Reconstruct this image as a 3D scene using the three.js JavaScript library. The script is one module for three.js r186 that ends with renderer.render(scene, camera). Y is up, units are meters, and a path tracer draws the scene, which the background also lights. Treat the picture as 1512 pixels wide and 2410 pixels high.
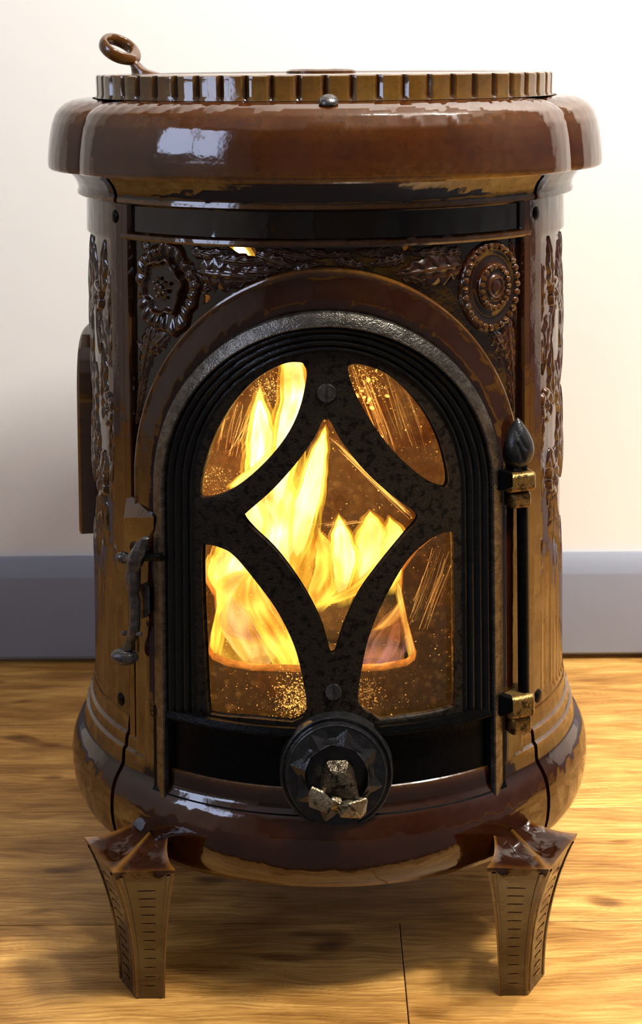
import * as THREE from 'three';
import { mergeGeometries, mergeVertices, toCreasedNormals } from 'three/addons/utils/BufferGeometryUtils.js';
import { RoundedBoxGeometry } from 'three/addons/geometries/RoundedBoxGeometry.js';
import { ConvexGeometry } from 'three/addons/geometries/ConvexGeometry.js';
import { RectAreaLightUniformsLib } from 'three/addons/lights/RectAreaLightUniformsLib.js';
import { createNoise2D, createNoise3D } from 'simplex-noise';

// ------------------------------------------------------------------ camera, sky, lights, exposure
const scene = new THREE.Scene();
const EYE = [-0.003, 0.775, 1.35], FOC = 3300, PX = 756, PY = 140, ROLL = 0.0079;
const camera = new THREE.PerspectiveCamera(2 * Math.atan(1205 / FOC) * 180 / Math.PI, 1512 / 2410, 0.05, 30);
camera.position.set(...EYE); camera.rotation.z = -ROLL;
camera.focus = 1.17; camera.userData.fStop = 14;
camera.setViewOffset(1512, 2410, 0, 1205 - PY, 1512, 2410);
scene.background = new THREE.Color().setRGB(0.30, 0.42, 0.85);
RectAreaLightUniformsLib.init();
const CEILING_LAMP = { at: [0.50, 2.42, 0.80], size: 0.17, power: 150, color: [1, 0.96, 0.90] };
const GLOBE = { at: [0.90, 1.98, 0.56], r: 0.15, power: 15, color: [1, 0.955, 0.88] };
const SPOT = { at: [0.85, 2.41, 0.20], aim: [0.80, 0, 0.02], angle: 0.345, power: 36, color: [1, 0.94, 0.84] };
const WINDOW = { z: 1.9, y: 1.5, w: 1.7, h: 1.2, power: 5.6, color: [0.66, 0.75, 1] };
const FIRE_LIGHT = 0.10;
const EXPOSURE = 1.0;
const renderer = new THREE.WebGLRenderer({ antialias: true });
renderer.toneMapping = THREE.LinearToneMapping; renderer.toneMappingExposure = EXPOSURE;
renderer.shadowMap.enabled = true;

// ------------------------------------------------------------------ helpers
let seed = 7;
const rnd = () => { seed = (seed + 0x6d2b79f5) | 0; let t = Math.imul(seed ^ (seed >>> 15), 1 | seed); t = (t + Math.imul(t ^ (t >>> 7), 61 | t)) ^ t; return ((t ^ (t >>> 14)) >>> 0) / 4294967296; };
const n2 = createNoise2D(rnd), n3 = createNoise3D(rnd);
const fbm = (x, y, o = 4) => { let s = 0, a = 0.5; for (let i = 0; i < o; i++) { s += a * n2(x, y); x = x * 2.03 + 17; y = y * 2.03 - 9; a *= 0.5; } return s; };
const lerp = (a, b, t) => a + (b - a) * t, clamp = (x, a = 0, b = 1) => Math.min(b, Math.max(a, x));
const smooth = (a, b, x) => { const t = clamp((x - a) / (b - a)); return t * t * (3 - 2 * t); };
const V = (x, y, z) => new THREE.Vector3(x, y, z);
const used = {};
function named(n) { if (!(n in used)) { used[n] = 0; return n; } used[n]++; return n + '_' + String(used[n]).padStart(3, '0'); }
function obj(name, geo, mat, parent) {
  const m = new THREE.Mesh(geo, mat); m.name = parent === scene ? named(name) : name; m.castShadow = m.receiveShadow = true; parent.add(m); return m;
}
function part(name, parent) { const g = new THREE.Group(); g.name = name; parent.add(g); return g; }
function thing(name, label, category, group) {
  const g = new THREE.Group(); g.name = named(name); scene.add(g); g.userData = { label, category }; if (group) g.userData.group = group; return g;
}
function tag(o, label, category, group) { o.userData.label = label; o.userData.category = category; if (group) o.userData.group = group; return o; }
function struct(name, geo, mat) { const m = obj(name, geo, mat, scene); m.userData.kind = 'structure'; return m; }
function clean(g) { // non-indexed, position + normal + uv (+ color)
  if (g.index) g = g.toNonIndexed();
  for (const k of Object.keys(g.attributes)) if (!['position', 'normal', 'uv', 'color'].includes(k)) g.deleteAttribute(k);
  g.clearGroups?.(); g.morphAttributes = {};
  return g;
}
function boxUV(g, sc = 1) { // metres, by the main axis of each face
  g = clean(g); const p = g.attributes.position, n = g.attributes.normal, uv = new Float32Array(p.count * 2);
  for (let i = 0; i < p.count; i++) {
    const x = Math.abs(n.getX(i)), y = Math.abs(n.getY(i)), z = Math.abs(n.getZ(i));
    const a = x > y && x > z ? [p.getZ(i), p.getY(i)] : y > z ? [p.getX(i), p.getZ(i)] : [p.getX(i), p.getY(i)];
    uv[2 * i] = a[0] * sc; uv[2 * i + 1] = a[1] * sc;
  }
  g.setAttribute('uv', new THREE.BufferAttribute(uv, 2)); return g;
}
function paint(g, f) { // vertex colours
  const p = g.attributes.position, n = g.attributes.normal, c = new Float32Array(p.count * 3);
  for (let i = 0; i < p.count; i++) { const q = typeof f === 'function' ? f(p.getX(i), p.getY(i), p.getZ(i), i, n) : f; c.set(q, 3 * i); }
  g.setAttribute('color', new THREE.BufferAttribute(c, 3)); return g;
}
const merge = (list) => { list = list.map(clean); if (!list.every((g) => g.attributes.color)) list.forEach((g) => g.deleteAttribute('color')); if (!list.every((g) => g.attributes.uv)) list = list.map((g) => boxUV(g)); return mergeGeometries(list); };
function grid(nu, nv, f, { flip = false, closeU = false } = {}) { // f(i/nu, j/nv) -> [x, y, z, u, v, (r, g, b)]
  const pos = [], uv = [], col = [], idx = [];
  for (let j = 0; j <= nv; j++) for (let i = 0; i <= nu; i++) { const q = f(i / nu, j / nv, i, j); pos.push(q[0], q[1], q[2]); uv.push(q[3] ?? i / nu, q[4] ?? j / nv); if (q.length > 5) col.push(q[5], q[6], q[7]); }
  for (let j = 0; j < nv; j++) for (let i = 0; i < nu; i++) { const a = j * (nu + 1) + i, b = a + 1, c = a + nu + 1, d = c + 1; flip ? idx.push(a, c, b, b, c, d) : idx.push(a, b, c, b, d, c); }
  const g = new THREE.BufferGeometry();
  g.setAttribute('position', new THREE.Float32BufferAttribute(pos, 3)); g.setAttribute('uv', new THREE.Float32BufferAttribute(uv, 2));
  if (col.length) g.setAttribute('color', new THREE.Float32BufferAttribute(col, 3));
  g.setIndex(idx); g.computeVertexNormals();
  if (closeU) { const n = g.attributes.normal; for (let j = 0; j <= nv; j++) { const a = j * (nu + 1), b = a + nu, v = V(n.getX(a) + n.getX(b), n.getY(a) + n.getY(b), n.getZ(a) + n.getZ(b)).normalize(); n.setXYZ(a, v.x, v.y, v.z); n.setXYZ(b, v.x, v.y, v.z); } }
  return g;
}
const crease = (g, a = 0.7) => toCreasedNormals(clean(g), a);
function subdivide(g, max) { // splits every edge longer than max, without cracks
  g = g.index ? g.toNonIndexed() : g; let tri = Array.from(g.attributes.position.array);
  for (let pass = 0; pass < 6; pass++) {
    const out = []; let any = false;
    for (let t = 0; t < tri.length; t += 9) {
      const p = [0, 1, 2].map((k) => tri.slice(t + 3 * k, t + 3 * k + 3)), m = [0, 1, 2].map((k) => { const a = p[k], b = p[(k + 1) % 3]; return Math.hypot(a[0] - b[0], a[1] - b[1], a[2] - b[2]) > max ? [(a[0] + b[0]) / 2, (a[1] + b[1]) / 2, (a[2] + b[2]) / 2] : null; });
      const n = m.filter(Boolean).length, tr = (a, b, c) => out.push(...a, ...b, ...c);
      if (n) any = true;
      if (n === 0) tr(...p);
      else if (n === 3) { tr(p[0], m[0], m[2]); tr(m[0], p[1], m[1]); tr(m[2], m[1], p[2]); tr(m[0], m[1], m[2]); }
      else if (n === 1) { const k = m.findIndex(Boolean), a = p[k], b = p[(k + 1) % 3], c = p[(k + 2) % 3]; tr(a, m[k], c); tr(m[k], b, c); }
      else { const k = m.findIndex((x) => !x), a = p[k], b = p[(k + 1) % 3], c = p[(k + 2) % 3], mb = m[(k + 1) % 3], mc = m[(k + 2) % 3]; tr(mb, c, mc); tr(a, b, mb); tr(a, mb, mc); }
    }
    tri = out; if (!any) break;
  }
  const r = new THREE.BufferGeometry(); r.setAttribute('position', new THREE.Float32BufferAttribute(tri, 3)); return r;
}

// ------------------------------------------------------------------ the stove's oval plan: arc length s from the front centre, height y, offset o
const A = 0.2276, B = 0.19, NT = 2000, table = [0];
for (let i = 1; i <= NT; i++) { const t = (i - 0.5) / NT * Math.PI; table.push(table[i - 1] + Math.hypot(A * Math.cos(t), B * Math.sin(t)) * Math.PI / NT); }
const HALF = table[NT];
function thetaOf(s) { const q = Math.abs(s); let lo = 0, hi = NT; while (hi - lo > 1) { const m = (lo + hi) >> 1; table[m] <= q ? lo = m : hi = m; } return Math.sign(s) * (lo + (q - table[lo]) / (table[hi] - table[lo])) / NT * Math.PI; }
function sOf(th) { const q = Math.abs(th) / Math.PI * NT, i = Math.min(NT - 1, Math.floor(q)); return Math.sign(th) * lerp(table[i], table[i + 1], q - i); }
const taper = (y) => 1 - 0.02 * clamp((0.62 - y) / 0.45);
function MT(th, y, o) { const k = taper(y), sx = Math.sin(th), cz = Math.cos(th), nx = sx / A, nz = cz / B, l = Math.hypot(nx, nz); return [A * k * sx + nx / l * o, y, B * k * cz + nz / l * o]; }
const M = (s, y, o) => MT(thetaOf(s), y, o);
const thX = (x, y) => Math.asin(clamp(x / (A * taper(y)), -1, 1));
const F = (x, y, o) => MT(thX(x, y), y, o);          // front design space: x across, y up
// measuring: which point of the surface at offset o shows at this place of the photograph
function ray(px, py) { const dx = px - PX, dy = py - PY; return [(dx - ROLL * dy) / FOC, -(dy + ROLL * dx) / FOC]; }
function S(px, py, o = 0) {
  const [a, b] = ray(px, py); let Z = EYE[2] - B - o, x = 0, y = 0;
  for (let i = 0; i < 12; i++) { y = EYE[1] + b * Z; const k = taper(y), X = EYE[0] + a * Z, sx0 = clamp(x / (A * k), -1, 1), c0 = Math.sqrt(1 - sx0 * sx0), nl = Math.hypot(sx0 / A, c0 / B); x = clamp(X - sx0 / A / nl * o, -A * k * 0.999, A * k * 0.999); const sx = x / (A * k), c = Math.sqrt(1 - sx * sx), l = Math.hypot(sx / A, c / B); Z = lerp(Z, EYE[2] - (B * k * c + c / B / l * o), 0.7); }
  return [x, y];
}
const W = (px, py, o = 0) => V(...F(...S(px, py, o), o));
const atZ = (px, py, z) => { const [a, b] = ray(px, py), Z = EYE[2] - z; return V(EYE[0] + a * Z, EYE[1] + b * Z, z); };

// ------------------------------------------------------------------ materials
function canvasTex(w, h, draw, srgb = true, wrap = THREE.RepeatWrapping) {
  const d = new Uint8Array(w * h * 4); for (let y = 0; y < h; y++) for (let x = 0; x < w; x++) { const q = draw(x / w, y / h); const i = (y * w + x) * 4; d[i] = clamp(q[0]) * 255; d[i + 1] = clamp(q[1]) * 255; d[i + 2] = clamp(q[2]) * 255; d[i + 3] = 255; }
  const t = new THREE.DataTexture(d, w, h); t.magFilter = THREE.LinearFilter; t.wrapS = t.wrapT = wrap; if (srgb) t.colorSpace = THREE.SRGBColorSpace; t.needsUpdate = true; return t;
}
const tile = (f, u, v) => { const bu = smooth(0.85, 1, u), bv = smooth(0.85, 1, v); return lerp(lerp(f(u, v), f(u - 1, v), bu), lerp(f(u, v - 1), f(u - 1, v - 1), bu), bv); };
const glazeMap = canvasTex(1024, 1024, (u, v) => {
  const big = tile((a, b) => fbm(a * 5, b * 5, 4), u, v), spots = tile((a, b) => fbm(a * 34 + 50, b * 34, 3), u, v), fine = tile((a, b) => n2(a * 170, b * 170), u, v);
  let k = 0.78 + 0.20 * big + 0.10 * spots + 0.03 * fine; k -= 0.16 * smooth(0.0, 0.6, spots + 0.9 * big);
  const g = smooth(-0.1, 0.4, big);
  return [k * 1.02, k * lerp(0.93, 1.0, g), k * lerp(0.82, 1.0, g)];
});
const glazeBump = canvasTex(1024, 1024, (u, v) => { const k = 0.5 + 0.34 * tile((a, b) => fbm(a * 9, b * 9, 2), u, v) + 0.035 * tile((a, b) => fbm(a * 60, b * 60, 2), u, v); return [k, k, k]; }, false);
const ironMap = canvasTex(512, 512, (u, v) => { const k = 0.72 + 0.22 * tile((a, b) => fbm(a * 14, b * 14, 4), u, v) + 0.1 * tile((a, b) => n2(a * 90, b * 90), u, v); return [k, k * 0.985, k * 0.96]; });
const ironBump = canvasTex(512, 512, (u, v) => { const k = 0.5 + 0.3 * tile((a, b) => n2(a * 110, b * 110), u, v) + 0.2 * tile((a, b) => n2(a * 40, b * 40), u, v); return [k, k, k]; }, false);
const wornMap = canvasTex(512, 512, (u, v) => { const p = tile((a, b) => fbm(a * 16, b * 16, 4), u, v), k = lerp(1, 0.5, smooth(0.05, 0.45, p)) * (0.9 + 0.14 * tile((a, b) => n2(a * 60, b * 60), u, v)); return [k, k * 0.97, k * 0.92]; });
for (const t of [glazeMap, glazeBump]) t.repeat.set(2.6, 2.6);
for (const t of [ironMap, ironBump, wornMap]) t.repeat.set(6, 6);
const MAT = {
  enamel: new THREE.MeshPhysicalMaterial({ vertexColors: true, map: glazeMap, roughness: 0.085, specularIntensity: 1, ior: 1.8, bumpMap: glazeBump, bumpScale: 0.0008, name: 'brown majolica glaze' }),
  iron: new THREE.MeshPhysicalMaterial({ color: new THREE.Color().setRGB(0.0028, 0.0029, 0.0032), specularIntensity: 0.22, map: ironMap, metalness: 0, roughness: 0.36, bumpMap: ironBump, bumpScale: 0.00025, name: 'blackened cast iron' }),
  polished: new THREE.MeshPhysicalMaterial({ color: new THREE.Color().setRGB(0.020, 0.020, 0.022), specularIntensity: 1, map: ironMap, metalness: 0, roughness: 0.3, bumpMap: ironBump, bumpScale: 0.0002, name: 'polished black iron' }),
  keyStem: new THREE.MeshPhysicalMaterial({ color: new THREE.Color().setRGB(0.16, 0.135, 0.10), map: wornMap, metalness: 0.9, roughness: 0.38, bumpMap: ironBump, bumpScale: 0.0006, name: 'worn dark nickel' }),
  reed: new THREE.MeshPhysicalMaterial({ color: new THREE.Color().setRGB(0.006, 0.006, 0.0065), specularIntensity: 0.7, map: ironMap, metalness: 0, roughness: 0.34, bumpMap: ironBump, bumpScale: 0.0002, name: 'blackened reeded iron' }),
  tracery: new THREE.MeshPhysicalMaterial({ color: new THREE.Color().setRGB(0.022, 0.016, 0.011), specularIntensity: 0.3, map: wornMap, metalness: 0, roughness: 0.5, bumpMap: ironBump, bumpScale: 0.0003, name: 'heat-browned cast iron' }),
  rim: new THREE.MeshPhysicalMaterial({ color: new THREE.Color().setRGB(0.27, 0.25, 0.225), map: ironMap, metalness: 0.95, roughness: 0.33, bumpMap: ironBump, bumpScale: 0.0004, name: 'rubbed bare iron' }),
  steel: new THREE.MeshPhysicalMaterial({ color: new THREE.Color().setRGB(0.26, 0.25, 0.26), map: ironMap, metalness: 0.9, roughness: 0.34, bumpMap: ironBump, bumpScale: 0.0003, name: 'dull handled steel' }),
  silver: new THREE.MeshPhysicalMaterial({ color: new THREE.Color().setRGB(0.42, 0.36, 0.25), map: wornMap, metalness: 0.9, roughness: 0.36, bumpMap: ironBump, bumpScale: 0.0005, name: 'worn nickel' }),
  brass: new THREE.MeshPhysicalMaterial({ color: new THREE.Color().setRGB(0.30, 0.19, 0.06), map: wornMap, metalness: 0.75, roughness: 0.4, bumpMap: ironBump, bumpScale: 0.0004, name: 'tarnished brass' }),
  fireclay: new THREE.MeshStandardMaterial({ color: new THREE.Color().setRGB(0.11, 0.062, 0.032), map: ironMap, roughness: 0.95, bumpMap: ironBump, bumpScale: 0.001, name: 'sooty fireclay' }),
  char: new THREE.MeshStandardMaterial({ color: new THREE.Color().setRGB(0.07, 0.045, 0.035), map: ironMap, roughness: 0.95, bumpMap: ironBump, bumpScale: 0.002, name: 'charred wood' }),
  wall: new THREE.MeshStandardMaterial({ color: new THREE.Color().setRGB(0.86, 0.85, 0.82), roughness: 0.9, name: 'matt white paint' }),
  soffit: new THREE.MeshStandardMaterial({ color: new THREE.Color().setRGB(0.30, 0.29, 0.28), roughness: 0.95, name: 'grey plaster' }),
  pale: new THREE.MeshStandardMaterial({ color: new THREE.Color().setRGB(0.26, 0.265, 0.28), roughness: 0.9, name: 'mid grey paint' }),
  room: new THREE.MeshStandardMaterial({ color: new THREE.Color().setRGB(0.085, 0.085, 0.095), roughness: 0.9, name: 'dark grey paint' }),
  dark: new THREE.MeshStandardMaterial({ color: new THREE.Color().setRGB(0.03, 0.022, 0.02), roughness: 0.6, name: 'dark stained wood' }),
  skirting: new THREE.MeshStandardMaterial({ color: new THREE.Color().setRGB(0.235, 0.258, 0.325), roughness: 0.45, name: 'grey satin paint' }),
  white: new THREE.MeshStandardMaterial({ color: new THREE.Color().setRGB(0.8, 0.8, 0.8), roughness: 0.5, name: 'white plastic' }),
};
const BROWN = [0.062, 0.0155, 0.0025], DARK = [0.010, 0.0032, 0.0015], OCHRE = [0.25, 0.115, 0.018];
const mixc = (a, b, t) => [lerp(a[0], b[0], t), lerp(a[1], b[1], t), lerp(a[2], b[2], t)];

const glowing = (c, k) => new THREE.MeshStandardMaterial({ color: 0xffffff, emissive: new THREE.Color().setRGB(...c), emissiveIntensity: k, name: 'lit lamp glass' });
// ------------------------------------------------------------------ the room
const ROOM = { x0: -1.9, x1: 2.3, z0: -0.47, z1: 4.2, h: 2.45 };
const bx = (x0, x1, y0, y1, z0, z1) => { const g = new THREE.BoxGeometry(x1 - x0, y1 - y0, z1 - z0); g.translate((x0 + x1) / 2, (y0 + y1) / 2, (z0 + z1) / 2); return boxUV(g); };
struct('wall_back', bx(ROOM.x0 - 0.1, ROOM.x1 + 0.1, -0.1, ROOM.h + 0.1, ROOM.z0 - 0.1, ROOM.z0), MAT.wall);
struct('wall_right', bx(ROOM.x1, ROOM.x1 + 0.1, -0.1, ROOM.h + 0.1, ROOM.z0, ROOM.z1), MAT.room);
struct('wall_front', bx(ROOM.x0 - 0.1, ROOM.x1 + 0.1, -0.1, ROOM.h + 0.1, ROOM.z1, ROOM.z1 + 0.1), MAT.room);
struct('ceiling', bx(ROOM.x0 - 0.1, ROOM.x1 + 0.1, ROOM.h, ROOM.h + 0.1, ROOM.z0, ROOM.z1), MAT.soffit);
{
  const { z, y, w, h } = WINDOW, x0 = ROOM.x0 - 0.1, x1 = ROOM.x0;
  struct('wall_left', merge([bx(x0, x1, -0.1, ROOM.h + 0.1, ROOM.z0, z - w / 2), bx(x0, x1, -0.1, ROOM.h + 0.1, z + w / 2, ROOM.z1), bx(x0, x1, -0.1, y - h / 2, z - w / 2, z + w / 2), bx(x0, x1, y + h / 2, ROOM.h + 0.1, z - w / 2, z + w / 2)]), MAT.pale);
  const win = new THREE.Group(); win.name = 'window_1'; win.userData.kind = 'structure'; scene.add(win);
  const fr = (a, b, c, d) => bx(x0 + 0.02, x0 + 0.07, a, b, c, d), t = 0.05;
  obj('window_frame', merge([fr(y - h / 2, y - h / 2 + t, z - w / 2, z + w / 2), fr(y + h / 2 - t, y + h / 2, z - w / 2, z + w / 2), fr(y - h / 2 + t, y + h / 2 - t, z - w / 2, z - w / 2 + t), fr(y - h / 2 + t, y + h / 2 - t, z + w / 2 - t, z + w / 2), fr(y - h / 2 + t, y + h / 2 - t, z - t / 2, z + t / 2)]), MAT.white, win);
  obj('window_pane', bx(x0 + 0.043, x0 + 0.047, y - h / 2 + t, y + h / 2 - t, z - w / 2 + t, z + w / 2 - t), new THREE.MeshPhysicalMaterial({ transmission: 1, roughness: 0, thickness: 0, name: 'window glass' }), win);
  const L = new THREE.RectAreaLight(new THREE.Color().setRGB(...WINDOW.color), WINDOW.power, w - 0.1, h - 0.1); L.position.set(x0 - 0.03, y, z); L.lookAt(x1 + 1, y, z); L.name = 'window_daylight'; scene.add(L);
}
// floor of long boards, each a piece of its own
{
  const floor = new THREE.Group(); floor.name = 'floor'; floor.userData.kind = 'structure'; scene.add(floor);
  const wood = canvasTex(2048, 1024, (u, v) => { // 1.6 m along by 0.8 m across
    const x = u * 1.6, y = v * 0.8, f = (a, b) => {
      const X = a * 1.6, Y = b * 0.8, warp = 0.012 * fbm(X * 2.2, Y * 7, 3) + 0.004 * fbm(X * 9, Y * 20, 2);
      const ring = Math.sin((Y + warp * 2.6) * 210 + 3 * fbm(X * 1.1, Y * 5, 2)), grain = fbm(X * 9, (Y + warp) * 300, 3), pore = n2(X * 30, (Y + warp) * 900);
      const cloud = fbm(X * 4 + 30, Y * 14, 3), knot = smooth(0.34, 0.62, fbm(X * 7 + 80, Y * 17 + 4, 2));
      return 0.74 + 0.045 * ring + 0.20 * grain + 0.05 * pore + 0.20 * cloud - 0.26 * knot;
    };
    const k = clamp(tile(f, u, v), 0.1, 1);
    return [Math.pow(k, 0.95) * 0.93, Math.pow(k, 1.2) * 0.74, Math.pow(k, 1.7) * 0.43];
  });
  const woodMat = [0, 1, 2].map((i) => new THREE.MeshPhysicalMaterial({ map: wood, color: new THREE.Color().setRGB(...[[1, 0.97, 0.93], [0.95, 0.93, 0.92], [1, 0.98, 1]][i]), roughness: 0.42, specularIntensity: 0.7, name: 'honey oak board' }));
  const pitch = 0.19, first = 0.0914;
  const rows = []; for (let k = -3; first + k * pitch < ROOM.z1; k++) rows.push(first + k * pitch);
  rows.forEach((z0, r) => {
    const a = Math.max(z0, ROOM.z0), b = Math.min(z0 + pitch, ROOM.z1), len = 1.28; if (b - a < 0.01) return;
    const joint = Math.abs(z0 - first) < 1e-6 ? 0.0615 : (r * 0.437) % len;
    for (let x = joint - 3 * len; x < ROOM.x1; x += len) {
      const xa = Math.max(x, ROOM.x0), xb = Math.min(x + len, ROOM.x1); if (xb - xa < 0.02) continue;
      const gap = 0.0004, c = 0.0009, w = xb - xa - 2 * gap, d = b - a - 2 * gap;
      const g = new RoundedBoxGeometry(w, 0.012, d, 1, c); g.translate((xa + xb) / 2, -0.006, (a + b) / 2);
      const q = clean(g), p = q.attributes.position, uv = new Float32Array(p.count * 2), ou = rnd(), ov = rnd();
      for (let i = 0; i < p.count; i++) { uv[2 * i] = p.getX(i) / 1.6 + ou; uv[2 * i + 1] = p.getZ(i) / 0.8 + ov; }
      q.setAttribute('uv', new THREE.BufferAttribute(uv, 2));
      obj('floor_board', q, woodMat[Math.floor(rnd() * 3)], floor);
    }
  });
  obj('subfloor', bx(ROOM.x0, ROOM.x1, -0.1, -0.0115, ROOM.z0, ROOM.z1), MAT.dark, floor);
}
{ // skirting: a shadow gap, a flat face and a bevelled top
  const y0 = 0.008, y1 = 0.1335, x0 = ROOM.x0, x1 = ROOM.x1, z = ROOM.z0, p = [[0, y0], [0.016, y0], [0.017, y0 + 0.002], [0.017, y1 - 0.024], [0.0165, y1 - 0.022], [0.009, y1 - 0.003], [0.007, y1], [0, y1]];
  const g = crease(grid(1, p.length - 1, (u, v, i, j) => [i ? x1 : x0, p[j][1], z + p[j][0], (i ? x1 : x0), p[j][1]]), 0.35);
  struct('baseboard_back', g, MAT.skirting);
}
{
  const l = CEILING_LAMP, t = thing('ceiling_lamp', 'round white ceiling lamp above the floor in front of the stove', 'lamp'); t.position.set(l.at[0], 0, l.at[2]);
  const r = l.size * 0.56, housing = new THREE.LatheGeometry([[0, 0.03], [r * 1.1, 0.03], [r * 1.12, 0.02], [r * 1.08, -0.004], [r * 1.0, -0.006], [r * 1.0, 0.01], [0, 0.01]].map((q) => new THREE.Vector2(...q)), 40); housing.translate(0, l.at[1], 0);
  obj('housing', boxUV(housing), MAT.white, t);
  const dif = new THREE.CircleGeometry(r * 0.99, 40); dif.rotateX(Math.PI / 2); dif.translate(0, l.at[1] + 0.004, 0);
  obj('lamp_diffuser', boxUV(dif), glowing(l.color, 3), t);
  const L = new THREE.RectAreaLight(new THREE.Color().setRGB(...l.color), l.power, l.size, l.size); L.position.set(l.at[0], l.at[1] - 0.01, l.at[2]); L.lookAt(l.at[0], 0, l.at[2]); L.name = 'ceiling_lamp_light'; scene.add(L);
}
{
  const l = GLOBE, t = thing('pendant_lamp', 'white glass globe lamp hanging on a cord to the right of the stove', 'lamp'); t.position.set(l.at[0], 0, l.at[2]);
  obj('lamp_globe', boxUV(new THREE.SphereGeometry(l.r, 32, 20).translate(0, l.at[1], 0)), glowing(l.color, 4), t);
  obj('cord', boxUV(new THREE.CylinderGeometry(0.004, 0.004, ROOM.h - l.at[1] - l.r, 8).translate(0, (ROOM.h + l.at[1] + l.r) / 2, 0)), MAT.white, t);
  const L = new THREE.PointLight(new THREE.Color().setRGB(...l.color), l.power); L.position.set(...l.at); L.shadow.radius = l.r * 0.95 / 0.02; L.castShadow = true; L.name = 'pendant_lamp_light'; scene.add(L);
}
{
  const l = SPOT, t = thing('downlight', 'small recessed ceiling downlight above the floor right of the stove', 'lamp'); t.position.set(l.at[0], 0, l.at[2]);
  const ring = new THREE.LatheGeometry([[0.03, 0.04], [0.03, 0.002], [0.045, 0], [0.046, 0.006], [0.046, 0.04]].map((q) => new THREE.Vector2(...q)), 32); ring.translate(0, l.at[1], 0); obj('trim_ring', boxUV(ring), MAT.white, t);
  const b = new THREE.CircleGeometry(0.029, 32); b.rotateX(Math.PI / 2); b.translate(0, l.at[1] + 0.02, 0); obj('bulb', boxUV(b), glowing(l.color, 6), t);
  const L = new THREE.SpotLight(new THREE.Color().setRGB(...l.color), l.power, 0, l.angle, 0.95); L.position.set(...l.at); L.target.position.set(...l.aim); scene.add(L.target); L.shadow.radius = 2; L.castShadow = true; L.name = 'downlight_light'; scene.add(L);
}
{ // a dark rug covers the floor in front of the hearth, beyond the lower edge of the picture
  const t = thing('rug', 'dark grey woven rug on the floorboards in front of the stove', 'rug');
  obj('pile', boxUV(new RoundedBoxGeometry(2.6, 0.012, 1.9, 2, 0.005).translate(0, 0.006, 0.295 + 0.95)), new THREE.MeshStandardMaterial({ color: new THREE.Color().setRGB(0.03, 0.03, 0.034), roughness: 1, name: 'dark wool' }), t);
}
{ // a tall dark cupboard stands against the wall behind the camera
  const t = thing('tall_cupboard', 'tall dark stained cupboard against the wall facing the stove', 'cupboard');
  const X = -0.2, Z = ROOM.z1 - 0.42;
  obj('carcass', bx(X, X + 1.5, 0, 1.9, Z, ROOM.z1 - 0.01), MAT.dark, t);
  for (let i = 0; i < 2; i++) { const d = obj('door', bx(X + 0.02 + i * 0.74, X + 0.74 + i * 0.74, 0.06, 1.86, Z - 0.022, Z - 0.001), MAT.dark, t); obj('knob', boxUV(new THREE.SphereGeometry(0.014, 12, 8).translate(X + 0.7 + i * 0.1, 1, Z - 0.034)), MAT.brass, d); }
}

// ------------------------------------------------------------------ the stove
const stove = thing('wood_stove', 'oval brown glazed cast iron stove with arched glass door, standing on the wooden floor', 'stove');
const SEAM = sOf(Math.asin(0.782)), GAP = 0.0022;
// profile of the mouldings that run round the body: [height, offset, glaze 0 dark .. 1 ochre edge]
const NECK = [[0.688, 0.019, 0.3], [0.676, 0.0185, 0.3], [0.672, 0.016, 0.25], [0.667, 0.0115, 0.15], [0.6615, 0.0085, 0.1], [0.6565, 0.0075, 0.15], [0.6545, 0.0085, 0.9], [0.652, 0.0085, 0.9], [0.6505, 0.006, 0.3], [0.650, 0.0015, 0.1]];
const FOOT = [[0.200, 0, 0.3], [0.196, 0.0012, 0.6], [0.191, 0.0018, 0.3], [0.186, 0.002, 0.3], [0.1835, 0.0045, 0.8], [0.180, 0.0052, 0.4], [0.175, 0.0055, 0.2], [0.173, 0.008, 0.7], [0.170, 0.0086, 0.4], [0.1655, 0.0088, 0.15], [0.1610, 0.0092, 0.1], [0.1575, 0.0112, 0.15], [0.1535, 0.0148, 0.25], [0.148, 0.0182, 0.3], [0.141, 0.0205, 0.32], [0.132, 0.0216, 0.35], [0.122, 0.0214, 0.38], [0.112, 0.0200, 0.42], [0.104, 0.0178, 0.45], [0.0985, 0.0155, 0.7], [0.0962, 0.0138, 0.9], [0.0955, 0.011, 0.4], [0.0970, -0.012, 0.1]];
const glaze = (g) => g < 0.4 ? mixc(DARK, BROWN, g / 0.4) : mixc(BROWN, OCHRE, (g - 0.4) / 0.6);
function dense(p, n = 3) { const out = []; for (let i = 0; i < p.length - 1; i++) for (let k = 0; k < n; k++) out.push(p[i].map((x, c) => lerp(x, p[i + 1][c], k / n))); out.push(p[p.length - 1]); return out; }
function band(profile, s0, s1, ns, { tint = [1, 1, 1], ret = 0.010, ca = 0.5 } = {}) { // sweeps a profile between two arc lengths, with edges turned in
  const g = grid(ns + 2, profile.length - 1, (u, v, i, j) => {
    const [y, o, gl] = profile[j], e = i === 0 || i === ns + 2, s = lerp(s0, s1, clamp((i - 1) / ns)), p = M(s, y, e ? o - ret : o), c = glaze(e ? 0.6 : gl);
    return [...p, s, y, c[0] * tint[0], c[1] * tint[1], c[2] * tint[2]];
  }, { flip: true });
  return crease(g, ca);
}
const frontPanel = part('front_panel', stove), S0 = -SEAM + GAP, S1 = SEAM - GAP;
obj('neck_moulding', band(NECK, S0, S1, 60), MAT.enamel, frontPanel);
obj('base_moulding', band(FOOT, S0, S1, 70), MAT.enamel, frontPanel);
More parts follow.
